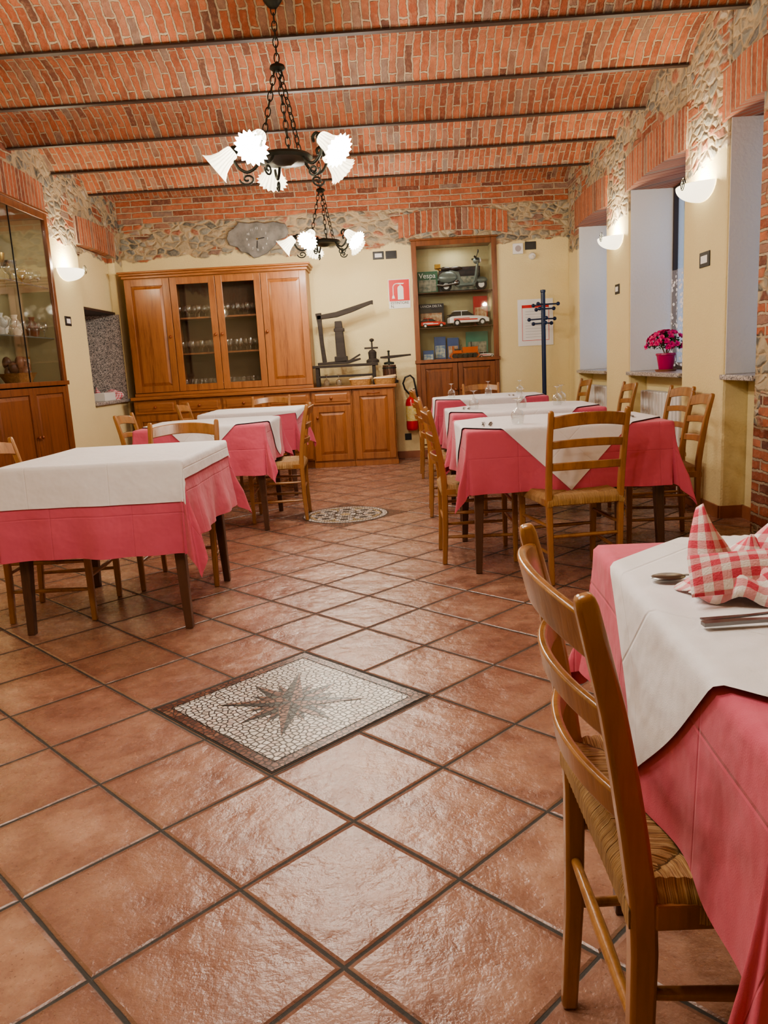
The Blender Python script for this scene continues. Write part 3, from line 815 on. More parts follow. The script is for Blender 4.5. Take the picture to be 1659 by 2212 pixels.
for cx_, cy_ in ((-.53, 4.82), (-.55, 8.0), (-.50, 1.64)): chandelier(cx_, cy_, 2.345, 0)

# ------------------------------------------------------------------ sconces
def sconce(x, y, z, rz):
    t = thing('wall_sconce', 'lit cream half-bowl wall sconce with curled wire', 'wall lamp', (x, y, z), rz, 'half-bowl wall sconces')
    def fn(u, v):
        a = pi*u; s = v
        rx = .20*sin(s*pi/2)**.8; ry = .17*sin(s*pi/2)**.8
        return (-rx*cos(a), -ry*sin(a)-.004, -.085+.10*(1-cos(s*pi/2))**.9)
    mk('bowl', G().grid(fn, 32, 14), M_sconce, t, smooth=70, solid=.005)
    cur = [(.07+.045*(1-i/44)*cos(i*.42), -.165-.004*i/10, .015+.045*sin(i*.42)*(1-i/60)) for i in range(36)]
    mk('wire_curl', G().tube(cur, .0028, 6), M_iron, t, smooth=60)
    mk('bulb', G().ell((0,-.07,-.02), (.02,.02,.03), None, 12, 8), M_bulb, t, smooth=60)
    ld = bpy.data.lights.new('bulb_light', 'POINT'); ld.energy = 17; ld.color = (1,.87,.65); ld.shadow_soft_size = .04
    lo = bpy.data.objects.new('bulb_light', ld); C.objects.link(lo); lo.parent = t; lo.location = (0,-.10,.05)
sconce(XR, 5.60, 2.20, -90); sconce(XR, 7.62, 2.17, -90); sconce(XL, 7.84, 2.19, 90); sconce(XR, 2.4, 2.2, -90); sconce(XL, 3.6, 2.2, 90)

# ------------------------------------------------------------------ display cabinets
M_olive = simple('olive_backing', (.42,.37,.22), .8)
def vitrine(loc, rz, w, zb, zl, zt, depth, panes, shelves, label, fw=.06, glass_shelf=False):
    t = thing('display_cabinet', label, 'cabinet', loc, rz)
    g = G().box(-w/2, -w/2+.02, .0, depth, zb, zt).box(w/2-.02, w/2, 0, depth, zb, zt).box(-w/2+.02, w/2-.02, 0, depth, zt-.02, zt).box(-w/2+.02, w/2-.02, 0, depth, zb, zb+.02)
    mk('body', g, M_pined, t)
    mk('back_panel', G().box(-w/2+.02, w/2-.02, depth-.02, depth-.005, zb+.02, zt-.02), M_olive, t)
    mk('side_lining', G().box(-w/2+.02, -w/2+.024, .01, depth-.02, zl, zt-.02).box(w/2-.024, w/2-.02, .01, depth-.02, zl, zt-.02), M_olive, t)
    W2 = w/2+.03
    g = G().box(-W2, -W2+fw, -.03, 0, zl, zt+.03).box(W2-fw, W2, -.03, 0, zl, zt+.03).box(-W2+fw, W2-fw, -.03, 0, zt-.03, zt+.03).box(-W2-.015, W2+.015, -.045, 0, zt+.03, zt+.05)
    g.box(-W2-.01, W2+.01, -.045, 0, zl-.03, zl+.01).box(-W2, -W2+.05, -.03, 0, zb, zl-.03).box(W2-.05, W2, -.03, 0, zb, zl-.03).box(-W2+.05, W2-.05, -.03, 0, zb, zb+.04)
    mk('frame', g, M_pined, t, bevel=.004)
    mk('cabinet_floor', G().box(-w/2+.024, w/2-.024, 0, depth-.02, zl-.02, zl), M_pineh, t)
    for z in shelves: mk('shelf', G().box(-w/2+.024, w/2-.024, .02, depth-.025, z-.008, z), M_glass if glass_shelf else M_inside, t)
    if glass_shelf:
        for z in shelves: mk('shelf_edge', G().box(-w/2+.024, w/2-.024, .017, .0199, z-.009, z), simple('shelf_edge_grey', (.16,.18,.17), .2), t)
    pw = (2*(W2-fw))/panes
    for i in range(panes):
        mk('glass_door', G().box(-W2+fw+i*pw+.002, -W2+fw+(i+1)*pw-.002, -.018+.004*i, -.013+.004*i, zl+.01, zt-.03), M_glass, t)
        if panes > 1: mk('edge_strip', G().box(-W2+fw+i*pw-.002, -W2+fw+i*pw+.004, -.022, -.012, zl+.01, zt-.03), M_blk, t)
    dwid = (2*W2-.10)/2-.004
    for i in range(2): pdoor(t, -W2+.05+i*(dwid+.006), zb+.045, dwid, zl-zb-.085, y=-.005, st=.06, mat=M_pined, kn=(dwid-.03 if i == 0 else .03, (zl-zb)*.55))
    return t
vitrine((.855, YB, 0), 0, .94, .27, 1.16, 2.51, .34, 1, (1.545, 1.955), 'dark pine glazed wall cabinet displaying model vehicles and books')
vitrine((XL, 6.735, 0), 90, 1.44, .02, 1.15, 2.62, .42, 2, (1.55, 2.0), 'dark pine glazed wall cabinet displaying trophies and ceramics', glass_shelf=True)
def area(x, y, z, e, sx):
    ld = bpy.data.lights.new('cabinet_fill_light', 'AREA'); ld.energy = e; ld.size = sx; ld.color = (1,.93,.8)
    lo = bpy.data.objects.new('cabinet_fill_light', ld); C.objects.link(lo); lo.location = (x, y, z)
area(.855, 9.70, 2.47, 2.5, .2); area(-3.2, 6.9, 2.57, 2.0, .25)  # unseen lamps: back one presumed, left one added to brighten the dark interior

# scooter model
def wheel(g, x, z, r, w, y=0): g.lathe([(r*.55,-w/2),(r*.9,-w/2),(r,-w*.3),(r,w*.3),(r*.9,w/2),(r*.55,w/2),(r*.55,-w/2)], 22, T(x, y, z) @ R('X', 90), cap=False)
def hubc(g, x, z, r, w, y=0): g.lathe([(r*.57,-w*.3),(r*.57,w*.3)], 18, T(x, y, z) @ R('X', 90))
s = thing('toy_scooter', 'silver-green model motor scooter with a dark seat', 'model scooter', (.95, 9.70, 1.956))
s.scale = (1.12, 1.0, 1.12)
g = G(); wheel(g, -.17, .06, .06, .035); wheel(g, .205, .06, .06, .035); mk('tires', g, M_rubber, s, smooth=40)
g = G(); hubc(g, -.17, .06, .06, .035); hubc(g, .205, .06, .06, .035); mk('hubs', g, M_white, s)
prof = [(-.26,.12),(-.245,.17),(-.20,.205),(-.10,.215),(-.03,.20),(-.01,.13),(.02,.085),(.10,.075),(.13,.10),(.155,.20),(.165,.29),(.18,.29),(.178,.19),(.155,.085),(.12,.05),(-.05,.045),(-.09,.075),(-.14,.11),(-.20,.115)]
g = G().prism(prof, -.028, .028, R('X', 90))
for sy in (-.038, .038): g.ell((-.15,sy,.145), (.10,.028,.058))
g.bar([(.128,0,.085),(.15,0,.17),(.165,0,.27)], [.10,.15,.11], .010, (0,1,0)).ell((.165,0,.305), (.04,.036,.034))
g.bar([(-.03,0,.06),(.11,0,.06)], .10, .012, (0,1,0)).ell((.205,0,.105), (.07,.028,.035))
mk('body_shell', g, M_silver, s, smooth=45, bevel=.003)
mk('seat', G().ell((-.06,0,.235), (.07,.04,.024)).ell((-.17,0,.238), (.06,.036,.022)), M_blk, s, smooth=50)
mk('engine_detail', G().ell((-.06,-.03,.09), (.035,.02,.03)).tube([(-.06,-.045,.08),(-.2,-.05,.06),(-.27,-.05,.07)], .012, 8), M_steel, s, smooth=50)
mk('handlebar', G().tube([(.13,-.13,.335),(.16,-.05,.318),(.16,.05,.318),(.13,.13,.335)], .010, 8).tube([(.205,.025,.06),(.17,.02,.2)], .012, 8).tube([(.15,-.06,.32),(.17,-.09,.385)], .004, 6).ell((.17,-.095,.39), (.008,.024,.02)), M_blk, s, smooth=50)
mk('headlight', G().ell((.20,0,.308), (.014,.026,.026)), M_white, s, smooth=60)
mk('luggage_rack', G().tube([(-.22,-.03,.225),(-.28,-.03,.245),(-.28,.03,.245),(-.22,.03,.225)], .005, 6).box(-.285,-.225,-.04,.04,.245,.285), M_brass, s)
def book(x, y, z, w, h, d, mat, rz=0, label='hardback book', title=None, tm=None, ts=.03, tz=.8, name='book', cat='book', pic=None):
    o = thing(name, label, cat, (x, y, z), rz)
    mk('cover', G().box(0, w, 0, d, 0, h), mat, o, bevel=.002)
    if name == 'book': mk('pages', G().box(.004, w+.0005, .003, d-.003, .004, h+.0005), M_paper, o)
    if pic: mk('cover_picture', G().box(w*.08, w*.92, -.001, 0, h*.1, h*.62), pic, o)
    if title: text(o, 'lettering', title, ts, (w/2, -.002, h*tz), (90,0,0), tm)
    return o
Mb = lambda n, c: simple(n, c, .4)
m_gn = Mb('book_green', (.03,.12,.07)); m_bk = Mb('book_black', (.02,.02,.025)); m_bl = Mb('book_blue', (.03,.09,.28)); m_te = Mb('book_teal', (.03,.2,.15)); m_rd = Mb('book_red', (.40,.02,.02))
m_ye = Mb('yellow_print', (.8,.55,.05))
m_pic1 = simple('printed_picture', (.12,.16,.14), .4, col2=(.4,.38,.3), vs=22); m_pic2 = simple('printed_picture_warm', (.35,.12,.05), .4, col2=(.6,.5,.35), vs=25); m_pic3 = simple('printed_picture_blue', (.08,.2,.4), .4, col2=(.6,.62,.5), vs=30)
book(.42, 9.82, 1.956, .25, .26, .02, m_gn, label='green hardback book standing with its cover out', title='Vespa', tm=M_paper, ts=.085, pic=m_pic1)
book(.69, 9.86, 1.956, .50, .30, .02, m_bk, label='dark framed print standing behind the scooter', name='picture_print', cat='picture', pic=m_pic1)
book(.42, 9.82, 1.546, .31, .29, .025, m_bk, label='black hardback book with white lettering', title='LANCIA DELTA', tm=M_paper, ts=.038, tz=.9, pic=m_pic2)
book(.60, 9.84, 1.161, .14, .28, .03, m_bl, label='blue book with a picture cover', pic=m_pic3)
book(.76, 9.84, 1.161, .14, .26, .03, m_bl, label='blue book standing with its cover out', pic=m_pic2)
book(.99, 9.84, 1.161, .27, .32, .03, m_te, label='teal picture book standing on the shelf', pic=m_pic1)
book(1.09, 9.80, 1.546, .17, .35, .05, m_rd, label='tall red carton behind the model cars', name='carton', cat='box', pic=m_pic2)
book(.45, 9.70, 1.161, .13, .12, .06, m_bl, label='small blue model carton with a picture', name='carton', cat='box', pic=m_pic3)
book(.76, 9.83, 1.546, .28, .12, .03, M_blk, label='low black display carton behind the car', name='carton', cat='box')
def toycar(x, y, z, L, mat, label, rz=0):
    t = thing('toy_car', label, 'toy car', (x, y, z), rz); k = L/.5
    body = [(-.25,.04),(-.25,.105),(-.23,.12),(-.12,.125),(-.02,.125),(.1,.12),(.22,.1),(.25,.085),(.25,.04)]
    cab = [(-.24,.12),(-.19,.178),(-.02,.18),(.07,.122)]
    m = R('X', 90)
    P = lambda q: [(a*k, b*k) for a, b in q]
    mk('body', G().prism(P(body), -.095*k, .095*k, m), mat, t, bevel=.008, smooth=40)
    mk('cabin', G().prism(P(cab), -.08*k, .08*k, m), M_blk, t, bevel=.006)
    mk('roof', G().box(-.19*k, -.02*k, -.078*k, .078*k, .178*k, .188*k).bar([(-.10*k,-.081*k,.12*k),(-.10*k,-.081*k,.18*k)], .008*k, .004*k, (1,0,0)), mat, t, bevel=.002)
    mk('spoiler', G().box(-.255*k,-.215*k,-.085*k,.085*k,.135*k,.145*k).box(.24*k,.26*k,-.09*k,.09*k,.035*k,.055*k), M_blk, t)
    mk('lamps', G().box(.246*k,.252*k,-.08*k,-.045*k,.07*k,.088*k).box(.246*k,.252*k,.045*k,.08*k,.07*k,.088*k), M_paper, t)
    g = G(); h2 = G()
    for wx in (-.16, .16):
        for sy in (-.085, .085): wheel(g, wx*k, .042*k, .042*k, .03*k, sy*k); hubc(h2, wx*k, .042*k, .042*k, .034*k, sy*k)
    mk('tires', g, M_rubber, t, smooth=40); mk('hubs', h2, M_white, t)
    mk('stripe', G().box(-.2*k, .1*k, -.097*k, -.0955*k, .07*k, .085*k).box(-.2*k,.0,-.097*k,-.0955*k,.09*k,.098*k), M_signred if mat is M_white else M_white, t)
    return t
toycar(1.01, 9.70, 1.546, .48, M_white, 'white model rally car with red stripes', 6)
toycar(.585, 9.70, 1.546, .30, M_red, 'small red model car', 0)
toycar(1.22, 9.72, 1.161, .20, M_white, 'small white model van', 0)
t = thing('toy_tractor', 'orange model crawler tractor', 'toy tractor', (.95, 9.68, 1.161)); t.scale = (1.2, 1.1, 1.2)
mk('body', G().box(-.12,-.03,-.05,.05,.05,.085).box(-.02,.13,-.03,.03,.06,.115).box(.125,.135,-.032,.032,.05,.12).box(-.12,-.11,-.045,.045,.085,.13), M_orange, t, bevel=.004)
g = G(); rr_ = G()
for sy in (-.065, .065):
    for q in (-.10, -.05, 0, .05, .10): rr_.lathe([(.02,-.012),(.02,.012)], 14, T(q, sy, .028) @ R('X', 90))
    loop = [(-.12,.0),(.12,0),(.145,.028),(.12,.056),(-.12,.056),(-.145,.028)]
    for (x0, z0), (x1, z1) in zip(loop, loop[1:]+loop[:1]): g.bar([(x0,sy,z0+.004),(x1,sy,z1+.004)], .034, .008, (0,1,0))
mk('tracks', g, M_orange, t); mk('track_rollers', rr_, M_blk, t)
mk('exhaust', G().tube([(.07,0,.115),(.07,0,.165)], .006, 8).tube([(-.05,0,.08),(-.03,0,.14)], .004, 6).box(-.10,-.05,-.03,.03,.086,.10), M_blk, t)
# left cabinet contents
def vase(x, y, z, prof, mat, name, label, sc=1.0):
    return meta(mk(name, G().lathe([(r*sc, zz*sc) for r, zz in prof], 22), mat, smooth=50, loc=(x, y, z)), label, name)
cup = [(.035,0),(.04,.01),(.01,.02),(.008,.07),(.03,.09),(.05,.13),(.055,.17),(.05,.17),(.03,.1),(.001,.09)]
vs_ = [(.03,0),(.05,.03),(.06,.08),(.04,.13),(.02,.16),(.03,.19)]
pl = [(.04,0),(.06,.01),(.1,.025),(.1,.03),(.05,.015),(.001,.012)]
M_brown = Mb('brown_glaze', (.25,.09,.04))
vase(-3.24, 6.85, 2.001, cup, M_brass, 'trophy', 'brass trophy cup on the cabinet shelf', 1.4)
vase(-3.24, 7.08, 2.001, cup, M_steel, 'trophy', 'silver trophy cup on the cabinet shelf', 1.2)
vase(-3.24, 7.30, 2.001, cup, M_brass, 'trophy', 'brass trophy cup on the cabinet shelf', .9)
vase(-3.24, 6.62, 2.001, cup, M_steel, 'trophy', 'silver trophy cup on the cabinet shelf', 1.6)
vase(-3.21, 6.98, 1.551, vs_, M_cream, 'vase', 'cream ceramic vase on the cabinet shelf')
vase(-3.21, 6.72, 1.551, vs_, M_white, 'vase', 'white ceramic vase on the cabinet shelf')
vase(-3.21, 7.32, 1.551, vs_, M_brown, 'vase', 'brown glazed vase on the cabinet shelf')
for yy in (6.6, 6.85, 7.15):
    meta(mk('plate', G().lathe(pl, 24, R('Y', 75)), M_cream if yy != 6.85 else M_white, smooth=50, loc=(-3.36, yy, 1.65)), 'decorated ceramic plate propped upright on shelf', 'plate')
t = thing('basket', 'wicker basket of pine cones in the cabinet', 'basket', (-3.23, 6.95, 1.151)); t.scale = (1.2, 1.6, 1.4)
mk('basket_body', G().lathe([(.08,0),(.12,.06),(.125,.065),(.075,.01)], 20), M_basket, t, smooth=50)
g = G()
for i in range(9): a = i*.7; g.ell((.06*cos(a), .06*sin(a), .07+.03*(i % 3)), (.03,.03,.04))
mk('pine_cones', g, Mb('cone_brown', (.16,.07,.04)), t, smooth=40)['kind'] = 'stuff'
t = thing('framed_picture', 'small brass-framed picture standing in the cabinet', 'picture', (-3.3, 7.30, 1.151), 90)
mk('frame', G().box(-.09,.09,0,.015,0,.24), M_brass, t, bevel=.002); mk('picture', G().box(-.07,.07,-.002,0,.02,.22), m_pic3, t)

# ------------------------------------------------------------------ things on the sideboard
WT = .926
t = thing('antique_press', 'antique dark wooden lever press on a low trestle', 'antique tool', (-.50, 9.33, WT))
mk('trestle', G().box(-.36,.40,-.09,.09,.215,.245).box(-.33,-.29,-.08,-.04,0,.215).box(-.33,-.29,.04,.08,0,.215).box(.33,.37,-.08,-.04,0,.215).box(.33,.37,.04,.08,0,.215).box(-.33,.37,-.075,-.055,.1,.125), M_oldwood, t, bevel=.004)
mk('sled', G().bar([(-.3,0,.262),(.05,0,.27),(.2,0,.30)], .12, [.03,.04,.02], (0,1,0)).bar([(.05,-.04,.27),(.2,-.04,.35)], .02, .02, (0,1,0)), M_oldwood, t, bevel=.004)
mk('post', G().bar([(-.02,0,.27),(-.03,0,.55),(-.035,0,.74)], [.11,.10,.09], [.11,.10,.08], (0,1,0)).box(-.09,.03,-.05,.05,.62,.66).box(-.10,.05,-.06,.06,.27,.34), M_oldwood, t, bevel=.008)
mk('upright', G().bar([(-.22,0,.27),(-.24,0,.5),(-.25,0,.72),(-.26,0,.84)], [.05,.05,.05,.05], [.05,.045,.05,.07], (0,1,0)), M_oldwood, t, bevel=.006)
mk('lever', G().bar([(-.28,0,.79),(-.05,0,.815),(.12,0,.86),(.35,0,.93),(.38,0,.93)], [.05,.05,.045,.035,.04], [.05,.06,.06,.04,.05], (0,1,0)), M_oldwood, t, bevel=.006)
t = thing('wine_press', 'small antique screw wine press with slatted barrel', 'antique tool', (.03, 9.33, WT))
mk('base', G().lathe([(.10,0),(.10,.03),(.085,.035)], 24), M_oldwood, t)
g = G()
for i in range(16): g.box(.066,.078,-.0125,.0125,.035,.21, R('Z', i*22.5))
mk('slatted_basket', g, M_tleg, t)
mk('hoops', G().lathe([(.080,.06),(.083,.06),(.083,.075),(.080,.075),(.080,.06)], 24, cap=False).lathe([(.080,.17),(.083,.17),(.083,.185),(.080,.185),(.080,.17)], 24, cap=False), M_iron, t)
mk('screw', G().lathe([(.012,.03),(.012,.36),(.02,.37),(.001,.38)], 12).lathe([(.06,.215),(.06,.24),(.02,.25)], 18), M_iron, t)
mk('lever', G().bar([(-.10,0,.30),(0,0,.30),(.26,0,.315)], .03, [.02,.035,.02], (0,1,0)), M_oldwood, t, bevel=.003)
t = thing('hand_mill', 'small dark antique hand mill with turned knob', 'antique tool', (-.16, 9.36, WT+.246))
mk('body', G().lathe([(.075,0),(.075,.03),(.045,.05),(.05,.12),(.035,.14),(.02,.15)], 16), M_oldwood, t, smooth=40)
mk('crank', G().box(-.09,.07,-.015,.015,.16,.18).tube([(0,0,.14),(0,0,.25)], .01, 8).ell((0,0,.26), (.028,.028,.02)), M_oldwood, t)
def breadbasket(x, y, label):
    t = thing('bread_basket', label, 'basket', (x, y, WT))
    def fn(u, v):
        a = 2*pi*u; r = 1+.12*v; return (.115*r*cos(a), .06*r*sin(a), .002+.065*v)
    g = G().grid(fn, 28, 4); g.prism([(.115*cos(2*pi*i/24), .06*sin(2*pi*i/24)) for i in range(24)], 0, .004)
    mk('basket_body', g, M_basket, t, smooth=60)
    mk('liner', G().lathe([(.9,.055),(.95,.066),(1.1,.075),(1.14,.068)], 24, S(.115,.06,1), cap=False), M_paper, t, smooth=60)
    g = G()
    for i in range(7): g.tube([(-.13+.01*i, -.036+i*.012, .065+.01*(i % 2)), (.13, -.036+i*.012, .085+.01*((i*3) % 2))], .008, 6)
    mk('breadsticks', g, M_bread, t, smooth=60)
breadbasket(-.31, 9.15, 'wicker basket of breadsticks'); breadbasket(-.03, 9.13, 'wicker basket lined with breadsticks')
for x in (-.70, -.56): copy_thing(gi, (x, 9.16, WT), label='upturned wine glass on the pine worktop')

# ------------------------------------------------------------------ wall things
t = thing('wall_clock', 'irregular grey slate wall clock with dark hands', 'clock', (-1.43, 9.575, 2.66))
poly = [(-.36,.02),(-.33,.10),(-.27,.13),(-.2,.2),(-.08,.18),(.02,.19),(.1,.17),(.2,.185),(.34,.15),(.37,.06),(.33,.0),(.24,-.02),(.2,-.08),(.1,-.16),(.0,-.2),(-.06,-.21),(-.12,-.15),(-.2,-.13),(-.24,-.08),(-.33,-.05)]
mk('slab', G().prism(poly, -.018, .018, R('X', 90)), M_slate, t, bevel=.008)
for i, s_ in enumerate(('12','1','2','3','4','5','6','7','8','9','10','11')):
    a = math.radians(90-30*i)
    text(t, 'numeral', s_, .035, (.12*cos(a), -.021, .12*sin(a)), (90,0,0), M_paper)
mk('minute_hand', G().bar([(0,-.024,-.02),(-.01,-.024,-.1)], .008, .003, (1,0,0)), M_blk, t)
mk('hour_hand', G().bar([(0,-.023,0),(.085,-.023,.012)], .003, .009, (0,1,0)), M_blk, t)
mk('arm_pin', G().lathe([(.01,0),(.01,.012)], 12, T(0,-.018,0) @ R('X', 90)), M_brass, t)
t = thing('safety_sign', 'red and white fire extinguisher sign reading ESTINTORE', 'sign', (.195, 9.592, 1.79))
mk('board', G().box(-.128,.128,0,.006,0,.335), M_paper, t)
mk('red_field', G().box(-.12,.12,-.001,0,.085,.328), M_signred, t)
g = G()
mx = R('X', 90)
g.prism([(-.02,.10),(.05,.10),(.05,.23),(.045,.247),(.03,.26),(.022,.262),(.022,.27),(.008,.27),(.008,.262),(0,.26),(-.015,.247),(-.02,.23)], .001, .002, mx)
g.prism([(-.012,.276),(.05,.276),(.06,.288),(-.012,.292)], .001, .002, mx)
arc = [(-.012+.045*cos(a)-.015, .24+.045*sin(a)) for a in [math.radians(q) for q in range(80, 186, 15)]]
g.tube([(-.005, -.001, .286)]+[(x_, -.001, z_) for x_, z_ in arc]+[(-.072,-.001,.15)], .006, 6)
g.prism([(-.062,.15),(-.082,.15),(-.09,.115),(-.054,.115)], .001, .002, mx)
mk('pictogram', g, M_paper, t)
text(t, 'lettering', 'ESTINTORE', .042, (0,-.002,.062), (90,0,0), M_blk)
text(t, 'lettering', 'N.', .045, (-.085,-.002,.022), (90,0,0), M_blk)
t = thing('fire_extinguisher', 'red wall-hung fire extinguisher with yellow label', 'fire extinguisher', (.275, 9.50, .34))
mk('cylinder', G().lathe([(.001,0),(.055,.003),(.07,.02),(.072,.05),(.072,.33),(.062,.37),(.035,.40),(.022,.41),(.022,.43)], 28), M_red, t, smooth=50)
mk('label_band', G().lathe([(.0728,.12),(.0728,.30)], 28, cap=False), simple('yellow_label', (.7,.55,.12), .5, col2=(.75,.68,.4), vs=40), t, smooth=60)
mk('valve', G().lathe([(.02,.42),(.02,.46),(.01,.48)], 12).bar([(-.02,0,.47),(.03,-.03,.5),(.06,-.06,.5)], .02, .008, (0,1,0)).bar([(-.02,0,.455),(.05,-.05,.455)], .02, .008, (0,1,0)), M_blk, t)
mk('hose', G().tube([(-.02,0,.44),(-.07,-.01,.50),(-.09,-.01,.57),(-.06,-.01,.64),(0,-.01,.66),(.04,-.01,.62),(.06,-.01,.5),(.085,-.01,.3),(.08,-.01,.16)], .011, 8), M_blk, t, smooth=60)
mk('bracket', G().box(-.03,.03,.07,.099,.25,.4), M_blk, t)
def plate(x, y, z, w, h, nrm, label, mat=M_blk, inner=M_paper):
    rz = {'b': 0, 'r': -90, 'l': 90}[nrm]
    t = thing('switch_plate', label, 'switch', (x, y, z), rz)
    mk('frame', G().box(-w/2,w/2,-.008,0,-h/2,h/2), mat, t, bevel=.003)
    mk('rocker', G().box(-w*.32,w*.32,-.011,-.008,-h*.25,h*.25), inner, t, bevel=.001)
plate(-.03, YB, 2.405, .13, .09, 'b', 'black wall switch plate'); plate(.12, YB, 2.405, .13, .09, 'b', 'black wall switch plate', inner=M_blk)
plate(1.757, YB, 2.42, .13, .09, 'b', 'black wall switch plate', inner=M_blk)
plate(XR, 5.55, 1.73, .17, .10, 'r', 'black-framed switch plate with white keys'); plate(XR, 7.6, 1.72, .13, .09, 'r', 'black wall switch plate', inner=M_white)
plate(XL, 7.75, 1.72, .14, .09, 'l', 'black wall switch plate with white keys'); plate(.22, YB, .26, .08, .08, 'b', 'black socket plate low on the wall', inner=M_blk)
plate(XR, 5.9, .42, .09, .12, 'r', 'black socket plate low on the wall', inner=M_blk)
t = thing('alarm_siren', 'square white wall-mounted siren with round grille', 'alarm', (1.606, YB+.003, 2.39))
mk('case', G().box(-.06,.06,-.04,0,-.06,.06), M_white, t, bevel=.006); mk('grille', G().lathe([(.035,0),(.035,.004)], 20, T(0,-.04,0) @ R('X', 90)), simple('grille_grey', (.4,.35,.35), .5), t)
t = thing('motion_sensor', 'small white motion sensor', 'sensor', (1.775, YB+.003, 2.30))
mk('case', G().lathe([(.001,.05),(.03,.045),(.042,.02),(.042,0)], 20, R('X', 90)), M_white, t, smooth=50); mk('lens', G().ell((0,-.05,-.01), (.018,.012,.015)), M_cream, t)
t = thing('wall_calendar', 'white wall calendar with red border and printed grid', 'calendar', (1.80, 9.592, 1.27))
mk('sheet', G().box(-.21,.21,0,.005,0,.54), M_paper, t)
g = G().box(-.16,.16,-.001,0,.44,.475).box(-.16,.16,-.001,0,.06,.065).box(-.16,-.155,-.001,0,.06,.475).box(.155,.16,-.001,0,.06,.475)
mk('border', g, M_signred, t)
g = G()
for i in range(10): g.box(-.12,.12,-.001,0,.10+i*.033,.103+i*.033)
mk('printed_lines', g, simple('grey_ink', (.35,.35,.35), .8), t)
# coat rack
t = thing('coat_rack', 'navy metal coat stand with ball-tipped pegs', 'coat rack', (1.82, 9.22, 0))
mk('base', G().lathe([(.18,0),(.18,.02),(.03,.04),(.02,.06)], 28), M_navy, t, smooth=40)
mk('pole', G().lathe([(.025,.04),(.025,1.85),(.03,1.855),(.03,1.88),(.001,1.885)], 18), M_navy, t, smooth=40)
for z, off in ((1.72, 0), (1.56, 30)):
    for k in range(3):
        a = math.radians(off+120*k); c_, s_ = cos(a), sin(a)
        for dz, L in ((0, .17), (-.05, .12)):
            mk('peg', G().tube([(0,0,z+dz),(L*c_,L*s_,z+dz)], .009, 8).ell((L*c_, L*s_, z+dz), (.022,.022,.022)), M_navy, t, smooth=50)
# radiators
for (y0, y1) in ((6.1, 7.1), (8.15, 9.0)):
    t = thing('radiator', 'white column radiator under the window sill', 'radiator', (2.28, (y0+y1)/2, .12))
    g = G(); n = int((y1-y0)/.08); L = (y1-y0)/2
    for i in range(n): g.box(-.045,.045,-L+i*.08,-L+i*.08+.05,0,.68)
    mk('fins', g, M_white, t, bevel=.012)
    mk('pipes', G().tube([(0,-L,.05),(0,L-.03,.05)], .014, 8).tube([(0,-L,.62),(0,L-.03,.62)], .014, 8).box(-.01,.01,-L+.1,-L+.12,-.12,.02).box(-.01,.01,L-.14,L-.12,-.12,.02), M_white, t)
# azalea
t = thing('potted_azalea', 'azalea with crimson blossoms in a pink pot', 'potted plant', (2.33, 6.66, .963))
mk('pot', G().lathe([(.001,0),(.05,.0),(.055,.01),(.075,.13),(.082,.135),(.08,.15),(.07,.145),(.065,.12),(.001,.12)], 24), M_pot, t, smooth=40)
mk('saucer', G().lathe([(.001,.0),(.08,.0),(.09,.018),(.085,.018),(.075,.005),(.001,.004)], 24), M_terr, t, smooth=40)
gl = G(); gf = G(); rnd = random.Random(3)
for i in range(260):
    th = rnd.uniform(0, 2*pi); ph = rnd.uniform(0, 1.75); r = rnd.uniform(.09, .15)
    c = Vector((r*cos(th)*sin(ph), r*sin(th)*sin(ph), .20+r*.75*cos(ph)))
    m = T(*c) @ R('Z', rnd.uniform(0,360)) @ R('X', rnd.uniform(-70,70))
    gl.add([(0,-.022,0),(.010,0,.004),(0,.022,0),(-.010,0,.004)], [(0,1,2,3)], m)
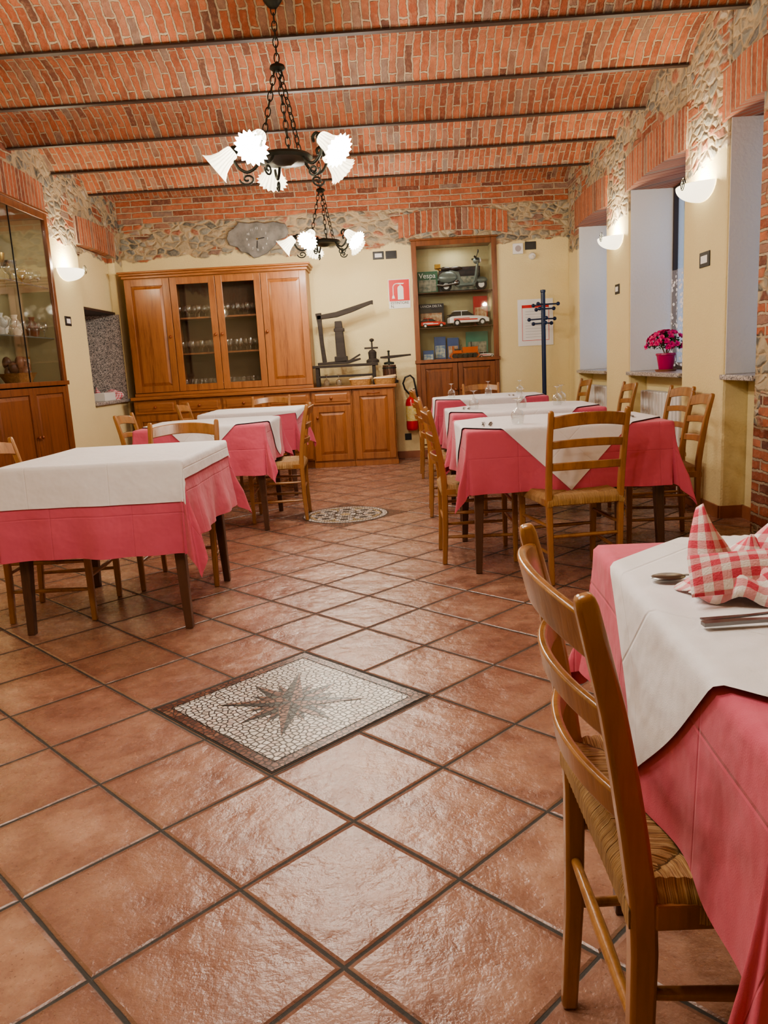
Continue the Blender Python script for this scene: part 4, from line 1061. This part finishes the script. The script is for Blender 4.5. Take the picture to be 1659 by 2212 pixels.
for i in range(85):
    th = rnd.uniform(0, 2*pi); ph = rnd.uniform(0, 1.6); r = .155
    d = Vector((cos(th)*sin(ph), sin(th)*sin(ph), .8*cos(ph))); c = d*r+Vector((0,0,.2))
    q = d.to_track_quat('Z', 'Y').to_matrix().to_4x4()
    for k in range(6):
        m = T(*c) @ q @ R('Z', 60*k+rnd.uniform(-9,9)) @ R('X', 25+20*(k % 2))
        gf.add([(0,0,0),(.012,.014,.003),(.007,.028,-.002),(-.007,.028,-.002),(-.012,.014,.003)], [(0,1,2,3,4)], m)
mk('leaves', gl, M_green, t)['kind'] = 'stuff'; mk('blossoms', gf, M_pinkfl, t)['kind'] = 'stuff'
mk('stems', G().tube([(0,0,.12),(.01,0,.2)], .008, 6).tube([(0,0,.12),(-.03,.03,.22)], .005, 6).tube([(0,0,.12),(.04,-.03,.22)], .005, 6), M_pined, t)
def fn(u, v): return (2.565+.010*sin(u*50), 5.99+1.24*u, 1.02+.80*v-.03*abs(sin(u*22))*(1-v))
meta(mk('lace_curtain', G().grid(fn, 120, 20, uvf=lambda u, v: (u*1.2, v*.8)), M_lace, smooth=60), 'white lace cafe curtain hanging across the window', 'curtain')
# niche items
t = thing('sink_tray', 'white plastic tray on the granite counter', 'tray', (-3.16, 8.82, .913), 90)
mk('tray_body', G().box(-.17,.17,-.06,.06,0,.008).box(-.17,-.16,-.06,.06,.008,.09).box(.16,.17,-.06,.06,.008,.09).box(-.16,.16,-.06,-.05,.008,.09).box(-.16,.16,.05,.06,.008,.09), M_white, t, bevel=.003)
napkin(-3.27, 9.12, .914, 5, 1.3)

# ------------------------------------------------------------------ world + camera
w = bpy.data.worlds.new('dusk_sky'); bpy.context.scene.world = w; w.use_nodes = True
bg = w.node_tree.nodes['Background']; bg.inputs[0].default_value = (.34,.56,1.0,1); bg.inputs[1].default_value = 1.35
try: bpy.context.scene.view_settings.look = 'AgX - Medium High Contrast'
except Exception: pass

cam = bpy.data.cameras.new('camera'); co = bpy.data.objects.new('camera', cam); C.objects.link(co); bpy.context.scene.camera = co
F = 1690.0
cam.sensor_fit = 'VERTICAL'; cam.sensor_height = 24; cam.sensor_width = 18; cam.lens = F/2212*24; cam.clip_start = .02
d = Vector((5.5, 320, -F)).normalized()
up = Vector((-sin(math.radians(3.0)), cos(math.radians(3.0)), 0)); up = (up-d*up.dot(d)).normalized()
xx = d.cross(up)
m = Matrix((xx, d, up))
co.matrix_world = T(0, 0, 1.15) @ m.to_4x4()
